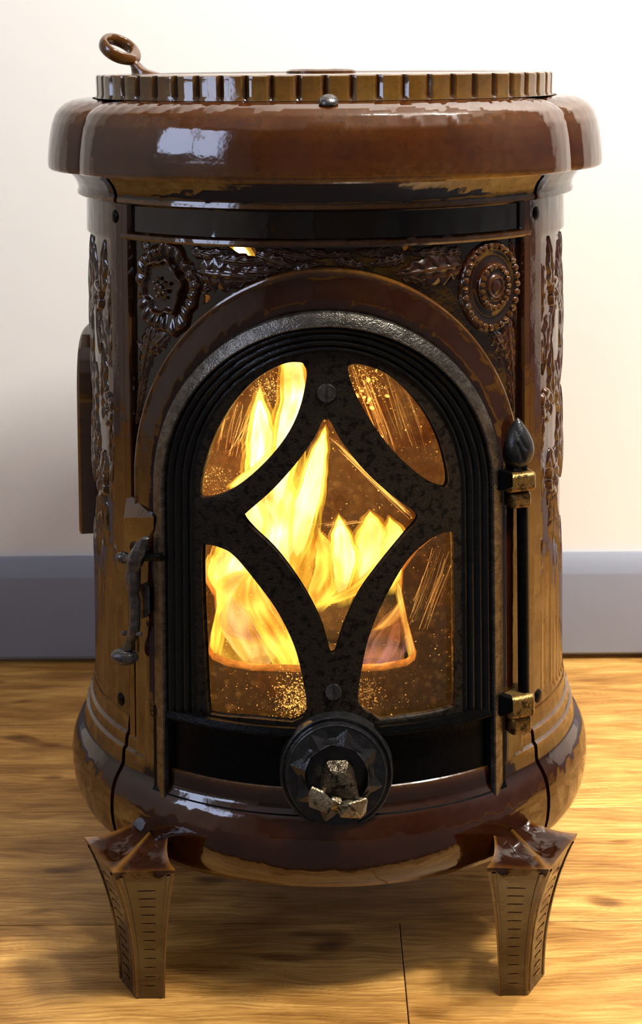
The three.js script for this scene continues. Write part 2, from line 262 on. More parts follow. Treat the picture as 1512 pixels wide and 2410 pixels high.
obj('top_band', band(dense([[0.650, 0.0005, 0.2], [0.6485, -0.0012, 0.05], [0.6265, -0.0012, 0.05], [0.6255, 0.0005, 0.3], [0.6245, 0.0042, 0.9], [0.6215, 0.0048, 0.9], [0.6195, 0.0035, 0.4], [0.6188, -0.004, 0.1]], 1), S0, S1, 60, { tint: [0.55, 0.5, 0.5] }), MAT.enamel, frontPanel);
const stileProf = [[0, -0.008], [0, 0.0022], [0.0012, 0.0038], [0.0045, 0.0044], [0.0075, 0.0034], [0.0088, 0.001], [0.009, -0.006]];
for (const k of [-1, 1]) obj('stile', crease(grid(40, stileProf.length - 1, (u, v, i, j) => { const y = lerp(0.170, 0.6505, u), s = k * (SEAM - GAP - stileProf[j][0]), c = glaze(j > 1 && j < 5 ? 0.5 : 0.3); return [...M(s, y, stileProf[j][1]), s, y, ...c]; }, { flip: k < 0 }), 0.6), MAT.enamel, frontPanel);

// arch geometry in the front design space
const [doorL] = S(357, 1150, 0.012), [doorR] = S(1186, 1150, 0.012), DX = (doorL + doorR) / 2, RX = (doorR - doorL) / 2;
const SPRING = S(372, 1148, 0.012)[1], DTOP = S(772, 733, 0.012)[1], RY = DTOP - SPRING, DBOT = S(600, 1938, 0.014)[1], LEDGE = S(560, 1708, 0.012)[1];
const archAt = (t, d, low, kx = 1) => { // t 0..1 along the arch, d inwards
  const rx = RX - d * kx, ry = RY - d, T = 0.24;
  if (t < T) return [DX - rx, lerp(low, SPRING, t / T)];
  if (t > 1 - T) return [DX + rx, lerp(low, SPRING, (1 - t) / T)];
  const a = Math.PI * (1 - (t - T) / (1 - 2 * T)); return [DX + rx * Math.cos(a), SPRING + ry * Math.sin(a)];
};
function archSweep(profile, low, nt, { kx = 1, color, ca = 0.55 } = {}) { // profile [d, o, glaze]
  return crease(grid(nt, profile.length - 1, (u, v, i, j) => { const [d, o, gl] = profile[j], q = archAt(u, d, low, d < 0 ? kx : 1), p = F(q[0], q[1], o), c = color ? color(gl) : null; return [...p, q[0], q[1], ...(c ?? [])]; }), ca);
}
function bend(shape, o0, o1, bevel, max = 0.007, ca = 0.6) {
  const e = new THREE.ExtrudeGeometry(shape, { depth: o1 - o0 - 2 * bevel, bevelEnabled: bevel > 0, bevelThickness: bevel, bevelSize: bevel, bevelOffset: -bevel, bevelSegments: 2, curveSegments: 24 });
  const g = subdivide(e, max), p = g.attributes.position, uv = new Float32Array(p.count * 2);
  for (let i = 0; i < p.count; i++) { const x = p.getX(i), y = p.getY(i), q = F(x, y, o0 + bevel + p.getZ(i)); uv[2 * i] = x; uv[2 * i + 1] = y; p.setXYZ(i, ...q); }
  g.setAttribute('uv', new THREE.BufferAttribute(uv, 2)); g.computeVertexNormals(); return toCreasedNormals(g, ca);
}
const pathOf = (pts) => pts.map((q) => new THREE.Vector2(q[0], q[1]));
function loop(pxs, o, n = 6, tension = 0.5) { // closed smooth outline through photo-measured points; a point with a third entry is a corner
  const P = pxs.map((q) => [...S(q[0], q[1], o), q[2]]), out = [];
  for (let i = 0; i < P.length; i++) {
    const p1 = P[i], p2 = P[(i + 1) % P.length], p0 = p1[2] ? p1 : P[(i - 1 + P.length) % P.length], p3 = p2[2] ? p2 : P[(i + 2) % P.length];
    for (let k = 0; k < n; k++) { const t = k / n, h = (c) => { const m1 = (p2[c] - p0[c]) * tension, m2 = (p3[c] - p1[c]) * tension, a = p1[c], b = p2[c]; return (2 * t ** 3 - 3 * t * t + 1) * a + (t ** 3 - 2 * t * t + t) * m1 + (-2 * t ** 3 + 3 * t * t) * b + (t ** 3 - t * t) * m2; }; out.push([h(0), h(1)]); }
  }
  return pathOf(out);
}
// pierced plate behind the relief
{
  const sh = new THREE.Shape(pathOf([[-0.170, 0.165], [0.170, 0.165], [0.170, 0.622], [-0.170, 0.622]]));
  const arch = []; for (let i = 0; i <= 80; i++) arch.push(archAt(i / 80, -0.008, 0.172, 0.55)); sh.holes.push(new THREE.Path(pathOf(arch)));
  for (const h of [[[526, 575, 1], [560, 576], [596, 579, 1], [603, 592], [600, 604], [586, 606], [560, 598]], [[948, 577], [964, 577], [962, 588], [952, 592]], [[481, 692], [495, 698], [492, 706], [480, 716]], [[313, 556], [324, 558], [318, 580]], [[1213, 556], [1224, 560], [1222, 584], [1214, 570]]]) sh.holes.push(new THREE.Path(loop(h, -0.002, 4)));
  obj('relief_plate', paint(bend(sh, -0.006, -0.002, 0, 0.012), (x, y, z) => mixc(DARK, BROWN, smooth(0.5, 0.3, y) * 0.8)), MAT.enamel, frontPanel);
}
obj('arch_moulding', archSweep([[-0.0345, -0.004, 0.2], [-0.0345, 0.004, 0.8], [-0.0335, 0.0066, 1.0], [-0.0318, 0.0072, 0.75], [-0.028, 0.0062, 0.28], [-0.02, 0.0072, 0.25], [-0.01, 0.0085, 0.25], [-0.003, 0.0085, 0.22], [0.002, 0.006, 0.1], [0.002, -0.004, 0.1]], 0.172, 140, { kx: 0.6, color: glaze }), MAT.enamel, frontPanel);

// relief: leaves and flowers in arc-length space
function leafGeo({ s, y, ang, len, wid, h = 0.004, n = 6, o = -0.003, bendy = 0, dark = 0.32, simple = false }) {
  const ca = Math.cos(ang), sa = Math.sin(ang), nl = simple ? 20 : 40, nt = simple ? 10 : 18;
  return grid(nl, nt, (l, tt) => {
    const t = tt * 2 - 1, lob = 1 + 0.26 * (((l * n) % 1) - 0.5) * smooth(1, 0.85, l), w = wid * Math.pow(Math.sin(Math.PI * Math.pow(clamp(l, 0.001, 0.999), 0.72)), 0.7) * lob;
    const along = l * len - Math.abs(t) * w * 0.25, across = t * w + bendy * len * (l * l - 0.25);
    const ph = (((l * n - Math.abs(t) * 1.15) % 1) + 1) % 1, vein = (ph < 0.75 ? ph / 0.75 : (1 - ph) / 0.25) * 2 - 1, rib = Math.exp(-((t / 0.11) ** 2)), e = 1 - Math.pow(Math.abs(t), 3);
    const hh = o + h * e * Math.pow(Math.sin(Math.PI * clamp(0.04 + l * 0.94)), 0.35) * (0.70 + 0.13 * vein * (1 - rib) + 0.24 * rib - 0.16 * Math.exp(-(((Math.abs(t) - 0.2) / 0.09) ** 2)));
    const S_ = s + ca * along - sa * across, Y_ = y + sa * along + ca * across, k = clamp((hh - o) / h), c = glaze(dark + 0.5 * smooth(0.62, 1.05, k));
    return [...M(S_, Y_, hh), S_, Y_, ...c];
  }, {});
}
const sX = (px, py, o = 0) => { const [x, y] = S(px, py, o); return [sOf(thX(x, y)), y]; };
function leaf(px0, py0, px1, py1, wpx, opt = {}) { // from stem end to tip, in measured places
  const a = sX(px0, py0), b = sX(px1, py1), len = Math.hypot(b[0] - a[0], b[1] - a[1]);
  return leafGeo({ s: a[0], y: a[1], ang: Math.atan2(b[1] - a[1], b[0] - a[0]), len, wid: wpx / 2850, ...opt });
}
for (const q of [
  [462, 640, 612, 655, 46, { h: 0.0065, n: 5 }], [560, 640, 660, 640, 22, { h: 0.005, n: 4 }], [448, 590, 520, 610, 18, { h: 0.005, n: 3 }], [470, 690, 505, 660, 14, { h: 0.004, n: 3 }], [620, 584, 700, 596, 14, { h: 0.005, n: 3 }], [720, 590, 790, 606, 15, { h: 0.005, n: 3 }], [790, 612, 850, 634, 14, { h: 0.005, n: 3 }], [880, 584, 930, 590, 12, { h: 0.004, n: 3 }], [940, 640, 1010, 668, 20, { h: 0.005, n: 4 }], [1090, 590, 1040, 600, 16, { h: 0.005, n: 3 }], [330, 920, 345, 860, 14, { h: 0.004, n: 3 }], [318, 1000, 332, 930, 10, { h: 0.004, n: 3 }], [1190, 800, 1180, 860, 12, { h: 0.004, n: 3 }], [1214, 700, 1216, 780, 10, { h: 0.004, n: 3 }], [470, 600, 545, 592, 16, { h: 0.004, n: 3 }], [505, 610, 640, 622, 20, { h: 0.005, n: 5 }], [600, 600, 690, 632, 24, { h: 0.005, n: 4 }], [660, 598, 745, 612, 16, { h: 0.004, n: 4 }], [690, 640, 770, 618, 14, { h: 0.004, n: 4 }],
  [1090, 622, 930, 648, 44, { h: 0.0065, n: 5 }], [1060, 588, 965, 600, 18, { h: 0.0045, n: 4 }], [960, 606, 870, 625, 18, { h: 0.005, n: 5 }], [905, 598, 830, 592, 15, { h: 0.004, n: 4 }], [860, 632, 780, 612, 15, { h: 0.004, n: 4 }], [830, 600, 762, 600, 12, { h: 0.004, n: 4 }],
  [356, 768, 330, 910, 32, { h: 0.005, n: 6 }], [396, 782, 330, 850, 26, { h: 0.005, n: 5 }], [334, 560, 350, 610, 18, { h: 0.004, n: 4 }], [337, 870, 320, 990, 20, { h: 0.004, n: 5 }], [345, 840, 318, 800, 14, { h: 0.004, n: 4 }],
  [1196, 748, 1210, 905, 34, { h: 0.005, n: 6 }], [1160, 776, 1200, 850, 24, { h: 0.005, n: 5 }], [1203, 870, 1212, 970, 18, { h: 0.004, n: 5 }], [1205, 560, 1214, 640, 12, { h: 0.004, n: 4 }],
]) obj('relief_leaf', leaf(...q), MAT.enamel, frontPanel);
function beadGeo(s, y, r, o) { const g = new THREE.SphereGeometry(1, 14, 9, 0, Math.PI * 2, 0, Math.PI * 0.62); g.rotateX(Math.PI / 2); const p = g.attributes.position, n = p.count; for (let i = 0; i < n; i++) p.setXYZ(i, ...M(s + p.getX(i) * r, y + p.getY(i) * r, o + (p.getZ(i)) * r)); g.computeVertexNormals(); return paint(boxUV(toCreasedNormals(clean(g), 1.2)), glaze(0.62)); }
function rosette(s, y, rs, ry, f, nr = 26, na = 150) { // radial relief: f(r 0..1, angle) -> [height, glaze, radius factor]
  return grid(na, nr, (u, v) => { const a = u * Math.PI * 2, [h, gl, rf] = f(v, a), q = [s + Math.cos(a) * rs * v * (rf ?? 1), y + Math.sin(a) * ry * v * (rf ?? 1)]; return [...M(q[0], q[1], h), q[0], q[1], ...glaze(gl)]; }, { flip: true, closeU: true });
}
{ // wide ruffled flower on the left
  const [s, y] = sX(390, 678), rs = 0.0352, ry = 0.0418, fl = part('ruffled_flower', frontPanel);
  obj('petals', rosette(s, y, rs, ry, (r, a) => {
    const ruf = Math.pow(Math.abs(Math.sin(a * 11 + 0.6 * Math.sin(a * 3))), 0.7), lobes = 1 + 0.055 * Math.sin(a * 5 + 1) + 0.03 * Math.sin(a * 13);
    const hgt = -0.003 + 0.0055 * smooth(1.0, 0.86, r) * (0.55 + 0.45 * smooth(0.4, 0.9, r)) + 0.0024 * ruf * smooth(0.5, 0.75, r) * smooth(1, 0.93, r);
    return [hgt, 0.14 + 0.4 * ruf * smooth(0.72, 0.95, r) * smooth(1, 0.96, r), lobes];
  }), MAT.enamel, fl);
  obj('flower_cup', rosette(s - 0.002, y + 0.001, rs * 0.62, ry * 0.62, (r, a) => { const w = 1 + 0.07 * Math.sin(a * 6 + 0.5) + 0.03 * Math.sin(a * 11); const rim = Math.exp(-(((r - 0.88) / 0.075) ** 2)); return [0.0015 + 0.0052 * rim - 0.003 * smooth(0.95, 1, r) + 0.001 * smooth(0.5, 0, r), 0.1 + 0.55 * rim, w]; }), MAT.enamel, fl);
  for (let i = 0; i < 11; i++) { const a = i * 2.4, r = 0.0026 * Math.sqrt(i); obj('stamen', beadGeo(s - 0.002 + Math.cos(a) * r, y + 0.0008 + Math.sin(a) * r * 1.25, 0.00185, 0.0042 + 0.001 * (i % 3)), MAT.enamel, fl); }
}
{ // beaded flower on the right
  const [s, y] = sX(1157, 674), rs = 0.0335, ry = 0.0400, fl = part('beaded_flower', frontPanel);
  obj('petals', rosette(s, y, rs, ry, (r, a) => { const ruf = Math.pow(Math.abs(Math.sin(a * 15)), 0.6); const rim = Math.exp(-(((r - 0.95) / 0.04) ** 2)); return [-0.003 + 0.0048 * smooth(1, 0.93, r) + 0.0012 * rim * ruf - 0.0014 * Math.exp(-(((r - 0.66) / 0.1) ** 2)), 0.12 + 0.45 * rim * ruf]; }), MAT.enamel, fl);
  obj('flower_disc', rosette(s + 0.001, y, rs * 0.56, ry * 0.54, (r, a) => { const rim = Math.exp(-(((r - 0.93) / 0.05) ** 2)), c = Math.exp(-(((r - 0.42) / 0.07) ** 2)); return [0.0012 + 0.003 * smooth(1, 0.9, r) + 0.0016 * rim + 0.0022 * c + 0.002 * smooth(0.4, 0.15, r) - 0.003 * smooth(0.96, 1, r), 0.15 + 0.4 * rim + 0.45 * c + 0.2 * smooth(0.35, 0.1, r)]; }), MAT.enamel, fl);
  for (let i = 0; i < 30; i++) { const a = i / 30 * Math.PI * 2; obj('bead', beadGeo(s + Math.cos(a) * rs * 0.86, y + Math.sin(a) * ry * 0.87, 0.0029, 0.0022), MAT.enamel, fl); }
  for (let i = 0; i < 19; i++) { const a = i / 19 * Math.PI * 2; obj('bead', beadGeo(s + 0.001 + Math.cos(a) * rs * 0.43, y + Math.sin(a) * ry * 0.44, 0.0025, 0.0046), MAT.enamel, fl); }
}

// side and back panels
function sidePanel(k) {
  const sp = part('side_panel', stove), s0 = SEAM + GAP, s1 = 2 * sOf(Math.PI / 2) - SEAM - GAP, ord = (f) => k > 0 ? f : [f[1], f[0]];
  const [p, q] = ord([k * s0, k * s1]);
  obj('neck_moulding', band(NECK, p, q, 60), MAT.enamel, sp);
  obj('base_moulding', band(FOOT, p, q, 60), MAT.enamel, sp);
  const L = s1 - s0, e0 = 0.0195, y0 = 0.205, y1 = 0.6165, ns = 150, ny = 150;
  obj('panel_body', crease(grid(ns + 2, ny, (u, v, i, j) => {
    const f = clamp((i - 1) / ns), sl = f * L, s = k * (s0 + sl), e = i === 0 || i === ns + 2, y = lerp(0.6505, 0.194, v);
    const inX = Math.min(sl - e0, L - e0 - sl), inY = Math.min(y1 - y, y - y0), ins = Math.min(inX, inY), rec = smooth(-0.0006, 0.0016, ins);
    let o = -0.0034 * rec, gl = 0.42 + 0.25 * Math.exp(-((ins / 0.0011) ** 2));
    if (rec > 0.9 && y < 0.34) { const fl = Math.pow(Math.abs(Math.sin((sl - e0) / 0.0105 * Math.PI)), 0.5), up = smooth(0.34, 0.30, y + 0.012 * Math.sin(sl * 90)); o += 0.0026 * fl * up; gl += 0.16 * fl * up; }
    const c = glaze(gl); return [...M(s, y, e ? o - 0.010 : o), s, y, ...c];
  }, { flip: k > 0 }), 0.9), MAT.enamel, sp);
  // stems of leaves and flowers climbing the recessed panel
  let q0 = 0;
  for (let col = 0; col < 7; col++) for (let r = 0; r < 7; r++) {
    const sl = e0 + 0.007 + col * (col < 4 ? 0.021 : 0.031) + 0.004 * Math.sin(r * 2.1 + col + k), y = 0.325 + r * 0.042 + 0.02 * ((col * 7 + r * 3) % 5) / 5; if (sl > L - e0 - 0.008) continue;
    q0 += 5; const ang = Math.PI / 2 * ((r + col) % 3 ? 1 : -1) + (((r * 5 + col * 3) % 7) / 7 - 0.5) * 0.9, len = 0.050 + 0.020 * ((q0 % 7) / 7), dy = Math.sin(ang) * len;
    const yy = clamp(y, 0.285 - Math.min(0, dy), 0.614 - Math.max(0, dy));
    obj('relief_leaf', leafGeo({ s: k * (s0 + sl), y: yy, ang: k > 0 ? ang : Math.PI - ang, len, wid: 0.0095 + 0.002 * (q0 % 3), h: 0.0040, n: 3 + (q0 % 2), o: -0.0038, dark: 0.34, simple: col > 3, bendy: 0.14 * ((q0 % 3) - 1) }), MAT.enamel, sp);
  }
  for (const [sl, y] of [[e0 + 0.016, 0.462], [e0 + 0.038, 0.560], [e0 + 0.034, 0.392]]) {
    obj('relief_flower', rosette(k * (s0 + sl), y, 0.0145, 0.017, (r, a) => { const pt = Math.pow(Math.abs(Math.sin(a * 3)), 0.5), c = Math.exp(-((r / 0.25) ** 2)); return [-0.0040 + 0.0042 * smooth(1, 0.8, r) * (0.5 + 0.5 * smooth(0.2, 0.7, r)) * (0.75 + 0.25 * pt) + 0.003 * c, 0.36 + 0.3 * pt * smooth(0.6, 0.9, r), 0.82 + 0.2 * pt]; }, 14, 72), MAT.enamel, sp);
  }
  for (const [y, px] of [[0.6375, 0], [0.208, 0.004]]) { // iron rivets
    const s = k * (s0 + 0.0105 + px), g = new THREE.SphereGeometry(1, 18, 10, 0, Math.PI * 2, 0, Math.PI / 2); g.rotateX(Math.PI / 2); const P = g.attributes.position;
    for (let i = 0; i < P.count; i++) P.setXYZ(i, ...M(s + P.getX(i) * 0.0058, y + P.getY(i) * 0.0062, -0.0005 + P.getZ(i) * 0.0028)); g.computeVertexNormals();
    obj('rivet', boxUV(g), MAT.iron, sp);
  }
  return sp;
}
const leftPanel = sidePanel(-1); sidePanel(1);
{ // loading hatch that stands out from the left flank
  const sc = -sOf(1.74), hw = 0.052, yb = 0.327, yt = 0.517, ys = yt - hw * 1.25, pr = [[0, -0.004, 0.3], [0, 0.010, 0.6], [0.002, 0.0125, 0.8], [0.006, 0.013, 0.3], [0.009, 0.0115, 0.2], [hw * 0.98, 0.0125, 0.2]];
  const g = grid(90, pr.length - 1, (u, v, i, j) => { const [d, o, gl] = pr[j], w = hw - d; let x, y; const T = 0.25, r = Math.min(0.012, w); if (u < T) { x = -w; y = lerp(yb + d, ys, u / T); } else if (u > 1 - T) { x = w; y = lerp(yb + d, ys, (1 - u) / T); } else { const a = Math.PI * (1 - (u - T) / (1 - 2 * T)); x = w * Math.cos(a); y = ys + (yt - ys - d) * Math.sin(a); } return [...M(sc + x, y, o), sc + x, y, ...glaze(gl)]; });
  const bot = grid(12, 1, (u, v) => { const x = lerp(-hw, hw, u); return [...M(sc + x, yb, v ? -0.004 : 0.0122), sc + x, v, ...glaze(0.3)]; });
  obj('side_hatch', merge([crease(g, 0.6), crease(bot, 0.6)]), MAT.enamel, leftPanel);
}
{ const bp = part('back_panel', stove), s0 = 2 * sOf(Math.PI / 2) - SEAM + GAP, s1 = HALF * 2 - s0;
  const wrap = (s) => s > HALF ? s - 2 * HALF : s, prof = [...NECK, [0.60, 0, 0.3], [0.25, 0, 0.3], ...FOOT];
  obj('panel_body', crease(grid(82, prof.length - 1, (u, v, i, j) => { const s = wrap(lerp(s0, s1, clamp((i - 1) / 80))), e = i === 0 || i === 82, [y, o, gl] = prof[j]; return [...M(s, y, e ? o - 0.01 : o), s, y, ...glaze(gl)]; }, { flip: true }), 0.5), MAT.enamel, bp);
}
// cover with lobed roll edge
{
  const c = part('top_cover', stove), TC = 60 * Math.PI / 180, creases = [TC, Math.PI - TC].flatMap((a) => [sOf(a), -sOf(a)]);
  const P = dense([[0.7395, -0.030, 0.3], [0.7402, -0.004, 0.3], [0.7398, 0.006, 0.32], [0.7386, 0.013, 0.36], [0.7358, 0.0195, 0.42], [0.7315, 0.0248, 0.45], [0.7255, 0.0290, 0.45], [0.717, 0.0318, 0.42], [0.707, 0.0337, 0.38], [0.697, 0.0349, 0.36], [0.686, 0.0357, 0.4], [0.6795, 0.0358, 0.45], [0.6765, 0.0352, 0.8], [0.6750, 0.0335, 0.9], [0.6745, 0.0300, 0.5], [0.6745, 0.008, 0.1]], 2);
  const wd = 0.062, dep = 0.0118;
  obj('roll_edge', crease(grid(420, P.length - 1, (u, v, i, j) => {
    const s = lerp(-HALF, HALF, u), [y, o, gl] = P[j], th = thetaOf(clamp(s, -HALF + 1e-6, HALF - 1e-6)); let k = 0;
    for (const q of creases) { const t = clamp(Math.abs(s - q) / wd); k = Math.max(k, 1 - Math.sqrt(1 - (1 - t) ** 2)); }
    const oo = o - dep * k * smooth(-0.004, 0.02, o) - 0.0012 * 0; const yy = y - 0.004 * k * smooth(0.72, 0.7425, y); return [...MT(th, yy, oo), s, y, ...glaze(gl + 0.06).map((x) => x * 1.25)];
  }, { flip: true, closeU: true }), 0.45), MAT.enamel, c);
  const g = new THREE.SphereGeometry(1, 24, 12, 0, Math.PI * 2, 0, Math.PI / 2); g.scale(0.0082, 0.0052, 0.0082); g.rotateX(0.5); const q = MT(0.012, 0.7408, 0.0125); g.translate(...q);
  obj('rivet', boxUV(g), MAT.steel, c);
}
// lid with fluted edge
{
  const lid = part('lid', stove), N = 56, b0 = -0.0100, top = 0.7622;
  const P = [[0.7395, -0.006, 0], [0.7402, 0.0010, 0.3], [0.7418, 0.0003, 0.8], [0.7440, -0.0004, 1], [0.759, 0.0002, 1], [0.7612, 0, 0.9], [0.7621, -0.0012, 0.4], [top, -0.004, 0], [top + 0.0004, -0.03, 0], [top - 0.001, -0.034, 0], [top - 0.001, -0.09, 0], [top - 0.001, -0.17, 0]];
  const K = 12;
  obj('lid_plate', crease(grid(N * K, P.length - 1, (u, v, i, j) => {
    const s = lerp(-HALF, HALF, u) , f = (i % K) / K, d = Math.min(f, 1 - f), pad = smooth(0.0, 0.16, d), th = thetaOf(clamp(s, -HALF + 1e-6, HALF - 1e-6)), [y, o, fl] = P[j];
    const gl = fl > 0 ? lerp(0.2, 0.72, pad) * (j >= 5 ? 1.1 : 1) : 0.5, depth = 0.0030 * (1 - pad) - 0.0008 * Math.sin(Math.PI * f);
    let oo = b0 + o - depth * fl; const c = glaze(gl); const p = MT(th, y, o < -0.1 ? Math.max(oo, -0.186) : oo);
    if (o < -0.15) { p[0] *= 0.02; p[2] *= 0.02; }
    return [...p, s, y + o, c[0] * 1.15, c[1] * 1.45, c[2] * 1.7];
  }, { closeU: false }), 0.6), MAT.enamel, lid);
  const boss = new THREE.LatheGeometry([[0.034, -0.0015], [0.034, 0.0022], [0.031, 0.0038], [0.02, 0.0044], [0, 0.0046]].map((q) => new THREE.Vector2(...q)), 40); boss.scale(1.05, 1, 0.8); boss.translate(-0.003, top - 0.001, -0.09);
  obj('lid_boss', paint(boxUV(crease(boss, 0.5)), glaze(0.6)), MAT.enamel, lid);
  // lifting ring: a flat loop on a stem that leans to the left
  const c0 = atZ(280, 115, 0.0), right = V(0.86, -0.5, 0).normalize(), rx = 0.0165, rz = 0.0165;
  const fw = V(0.465, 0.80, 0.38).normalize(); const up2 = V().crossVectors(fw, right).normalize(); fw.crossVectors(right, up2).normalize();
  const ring = grid(56, 14, (u, v) => { const a = u * Math.PI * 2, b = v * Math.PI * 2, rr = 0.0036 * (1 + 0.9 * Math.max(0, Math.cos(a)) ** 4), rw = 0.0064; const ca = Math.cos(a), sa = Math.sin(a), p = c0.clone().addScaledVector(right, ca * (rx + rr * Math.cos(b))).addScaledVector(up2, sa * (rz + rr * Math.cos(b))).addScaledVector(fw, rw * Math.sin(b)); return [p.x, p.y, p.z, u * 0.1, v * 0.03]; }, { flip: false });
  const st = [atZ(316, 141, 0.0), atZ(320, 149, 0.0), atZ(329, 160, 0), atZ(346, 168, 0), atZ(356, 174, 0)], sr = [[0.0060, 0.0060], [0.0090, 0.0080], [0.0120, 0.010], [0.0165, 0.013], [0.019, 0.015]];
  const cv = new THREE.CatmullRomCurve3(st), stem = grid(20, 14, (u, v) => { const p = cv.getPoint(v), f = v * (sr.length - 1), i = Math.min(sr.length - 2, Math.floor(f)), r0 = lerp(sr[i][0], sr[i + 1][0], f - i), r1 = lerp(sr[i][1], sr[i + 1][1], f - i), a = u * Math.PI * 2; const up = V(0.35, 1, 0).normalize(), side = V(1, lerp(-0.7, 0, v), 0).normalize(); return [p.x + side.x * r0 * Math.cos(a) * lerp(0.8, 1, v), Math.max(top - 0.001, p.y + side.y * r0 * Math.cos(a) + (1 - v) * 0.004 * Math.abs(Math.sin(a))), p.z + r1 * Math.sin(a), u * 0.1, v * 0.1]; }, { flip: true });
  obj('lifting_ring', paint(merge([ring, stem]), glaze(0.74)), MAT.enamel, lid);
}
// floor plate under the body and dark strips behind the seams
{
  const bp = new THREE.CircleGeometry(1, 64); bp.rotateX(Math.PI / 2); bp.scale(0.222, 1, 0.186); bp.translate(0, 0.116, 0);
  const cap = new THREE.CircleGeometry(1, 64); cap.rotateX(-Math.PI / 2); cap.scale(0.222, 1, 0.186); cap.translate(0, 0.7405, 0);
  const strips = [-1, 1].flatMap((k) => [SEAM, 2 * sOf(Math.PI / 2) - SEAM].map((q) => crease(grid(8, 12, (u, v) => { const s = k * q + (u - 0.5) * 0.05, y = lerp(0.118, 0.69, v); return [...M(s, y, -0.0125), s, y]; }), 0.5)));
  obj('inner_plates', merge([boxUV(bp), boxUV(cap), ...strips]), MAT.fireclay, stove);
}
// legs
{
  const topP = { R: [-0.1765, 0.2145], Q: [-0.1265, 0.2115], P: [-0.209, 0.162] }, lowP = { R: [-0.162, 0.191], Q: [-0.138, 0.1912], P: [-0.180, 0.1642] };
  const quad = (k, h) => { const m = (n) => [lerp(lowP[n][0], topP[n][0], k), lerp(lowP[n][1], topP[n][1], k)], R = m('R'), Q = m('Q'), P = m('P'), Bk = [P[0] + Q[0] - R[0] + 0.004, P[1] + Q[1] - R[1]]; return [Q, R, P, Bk].map((p) => V(p[0], h, p[1])); };
  const H = 0.1165, ny = 22, rows = [];
  for (let j = 0; j <= ny; j++) { const t = j / ny; rows.push(quad(0.12 * t + 0.88 * Math.pow(t, 2.3), t * H)); }
  const cen = V(-0.158, 0, 0.168), roofH = 0.005, roof = [];
  for (let j = 1; j <= 8; j++) { const t = j / 8, k = 1 - 0.66 * Math.pow(t, 0.75); roof.push(quad(1, H + 0.0015 + roofH * Math.pow(t, 1.35)).map((p) => V(lerp(cen.x + 0.016 * t, p.x, k), p.y, lerp(cen.z - 0.030 * t, p.z, k)))); }
  const all = [...rows, quad(1.0, H + 0.0012), ...roof], pos = [], colr = [], uvs = [];
  const push = (p, g, sh) => { pos.push(p.x, p.y, p.z); colr.push(...glaze(g)); uvs.push(p.x + p.z, p.y); };
  for (let f = 0; f < 4; f++) for (let j = 0; j < all.length - 1; j++) for (let c = 0; c < 8; c++) { // each face in strips, ochre at the arrises
    const a = (jj, cc) => { const q = all[jj][f].clone().lerp(all[jj][(f + 1) % 4], cc / 8); if (jj > rows.length) q.y -= 0.0045 * Math.sin(Math.PI * cc / 8) * Math.min(1, (jj - rows.length) / 3); return q; }, e = (cc, jj) => (cc === 0 || cc === 8 ? 0.95 : 0.18) + (jj >= rows.length - 1 && jj <= rows.length ? 0.4 : 0);
    for (const [jj, cc] of [[j, c], [j + 1, c], [j, c + 1], [j, c + 1], [j + 1, c], [j + 1, c + 1]]) push(a(jj, cc), e(cc, jj));
  }
  const lg = new THREE.BufferGeometry(); lg.setAttribute('position', new THREE.Float32BufferAttribute(pos, 3)); lg.setAttribute('color', new THREE.Float32BufferAttribute(colr, 3)); lg.setAttribute('uv', new THREE.Float32BufferAttribute(uvs, 2)); lg.computeVertexNormals();
  const body = toCreasedNormals(lg, 0.5), foot = new ConvexGeometry([...rows[0], ...rows[0].map((p) => p.clone().setY(0.0005))]);
  // relief on the two outer faces: edge beads and rungs
  const rail = (f, c0, c1, t0, t1, lift, n = 16) => { const pts = (c, t) => { const q = t * ny, i = Math.min(ny - 1, Math.floor(q)), a = rows[i][f].clone().lerp(rows[i + 1][f], q - i), b = rows[i][(f + 1) % 4].clone().lerp(rows[i + 1][(f + 1) % 4], q - i); return a.lerp(b, c); };
    const nrm = (t) => { const a = pts(0, t), b = pts(1, t), d = b.sub(a); return V(-d.z, 0, d.x).normalize().multiplyScalar(-1); };
    const pr = [[0, -0.0006], [0.15, 0.75], [0.5, 1], [0.85, 0.75], [1, -0.0006]];
    return crease(grid(n, 4, (u, v, i, j) => { const t = lerp(t0, t1, u), c = lerp(c0, c1, pr[j][0]), p = pts(c, t).addScaledVector(nrm(t), pr[j][1] > 0 ? lift * pr[j][1] : -0.0005); return [p.x, p.y, p.z, p.x, p.y, ...glaze(0.33)]; }), 0.9); };
  const rung = (f, t, c0, c1) => { const g = rail(f, c0, c1, t, t + 0.011, 0.0005, 1); return g; };
  function leg(kx, kz) {
    const l = part('leg', stove), fix = (g) => { g = clean(g.clone()); const flip = kx * kz < 0; const p = g.attributes.position, n = g.attributes.normal; for (let i = 0; i < p.count; i++) { p.setX(i, p.getX(i) * kx); p.setZ(i, p.getZ(i) * kz); n.setX(i, n.getX(i) * kx); n.setZ(i, n.getZ(i) * kz); }
      if (flip) for (const k of Object.keys(g.attributes)) { const a = g.attributes[k]; for (let t = 0; t < a.count; t += 3) for (let c = 0; c < a.itemSize; c++) { const i1 = (t + 1) * a.itemSize + c, i2 = (t + 2) * a.itemSize + c, w = a.array[i1]; a.array[i1] = a.array[i2]; a.array[i2] = w; } } return g; };
    obj('leg_post', fix(body), MAT.enamel, l);
    for (const f of [0, 1]) { for (const c of [[0.06, 0.15], [0.85, 0.94]]) obj('edge_bead', fix(rail(f, ...c, 0.02, 0.97, 0.0011)), MAT.enamel, l); for (let i = 0; i < 12; i++) obj('rung', fix(rung(f, 0.08 + i * 0.068, 0.27, 0.73)), MAT.enamel, l); }
  }
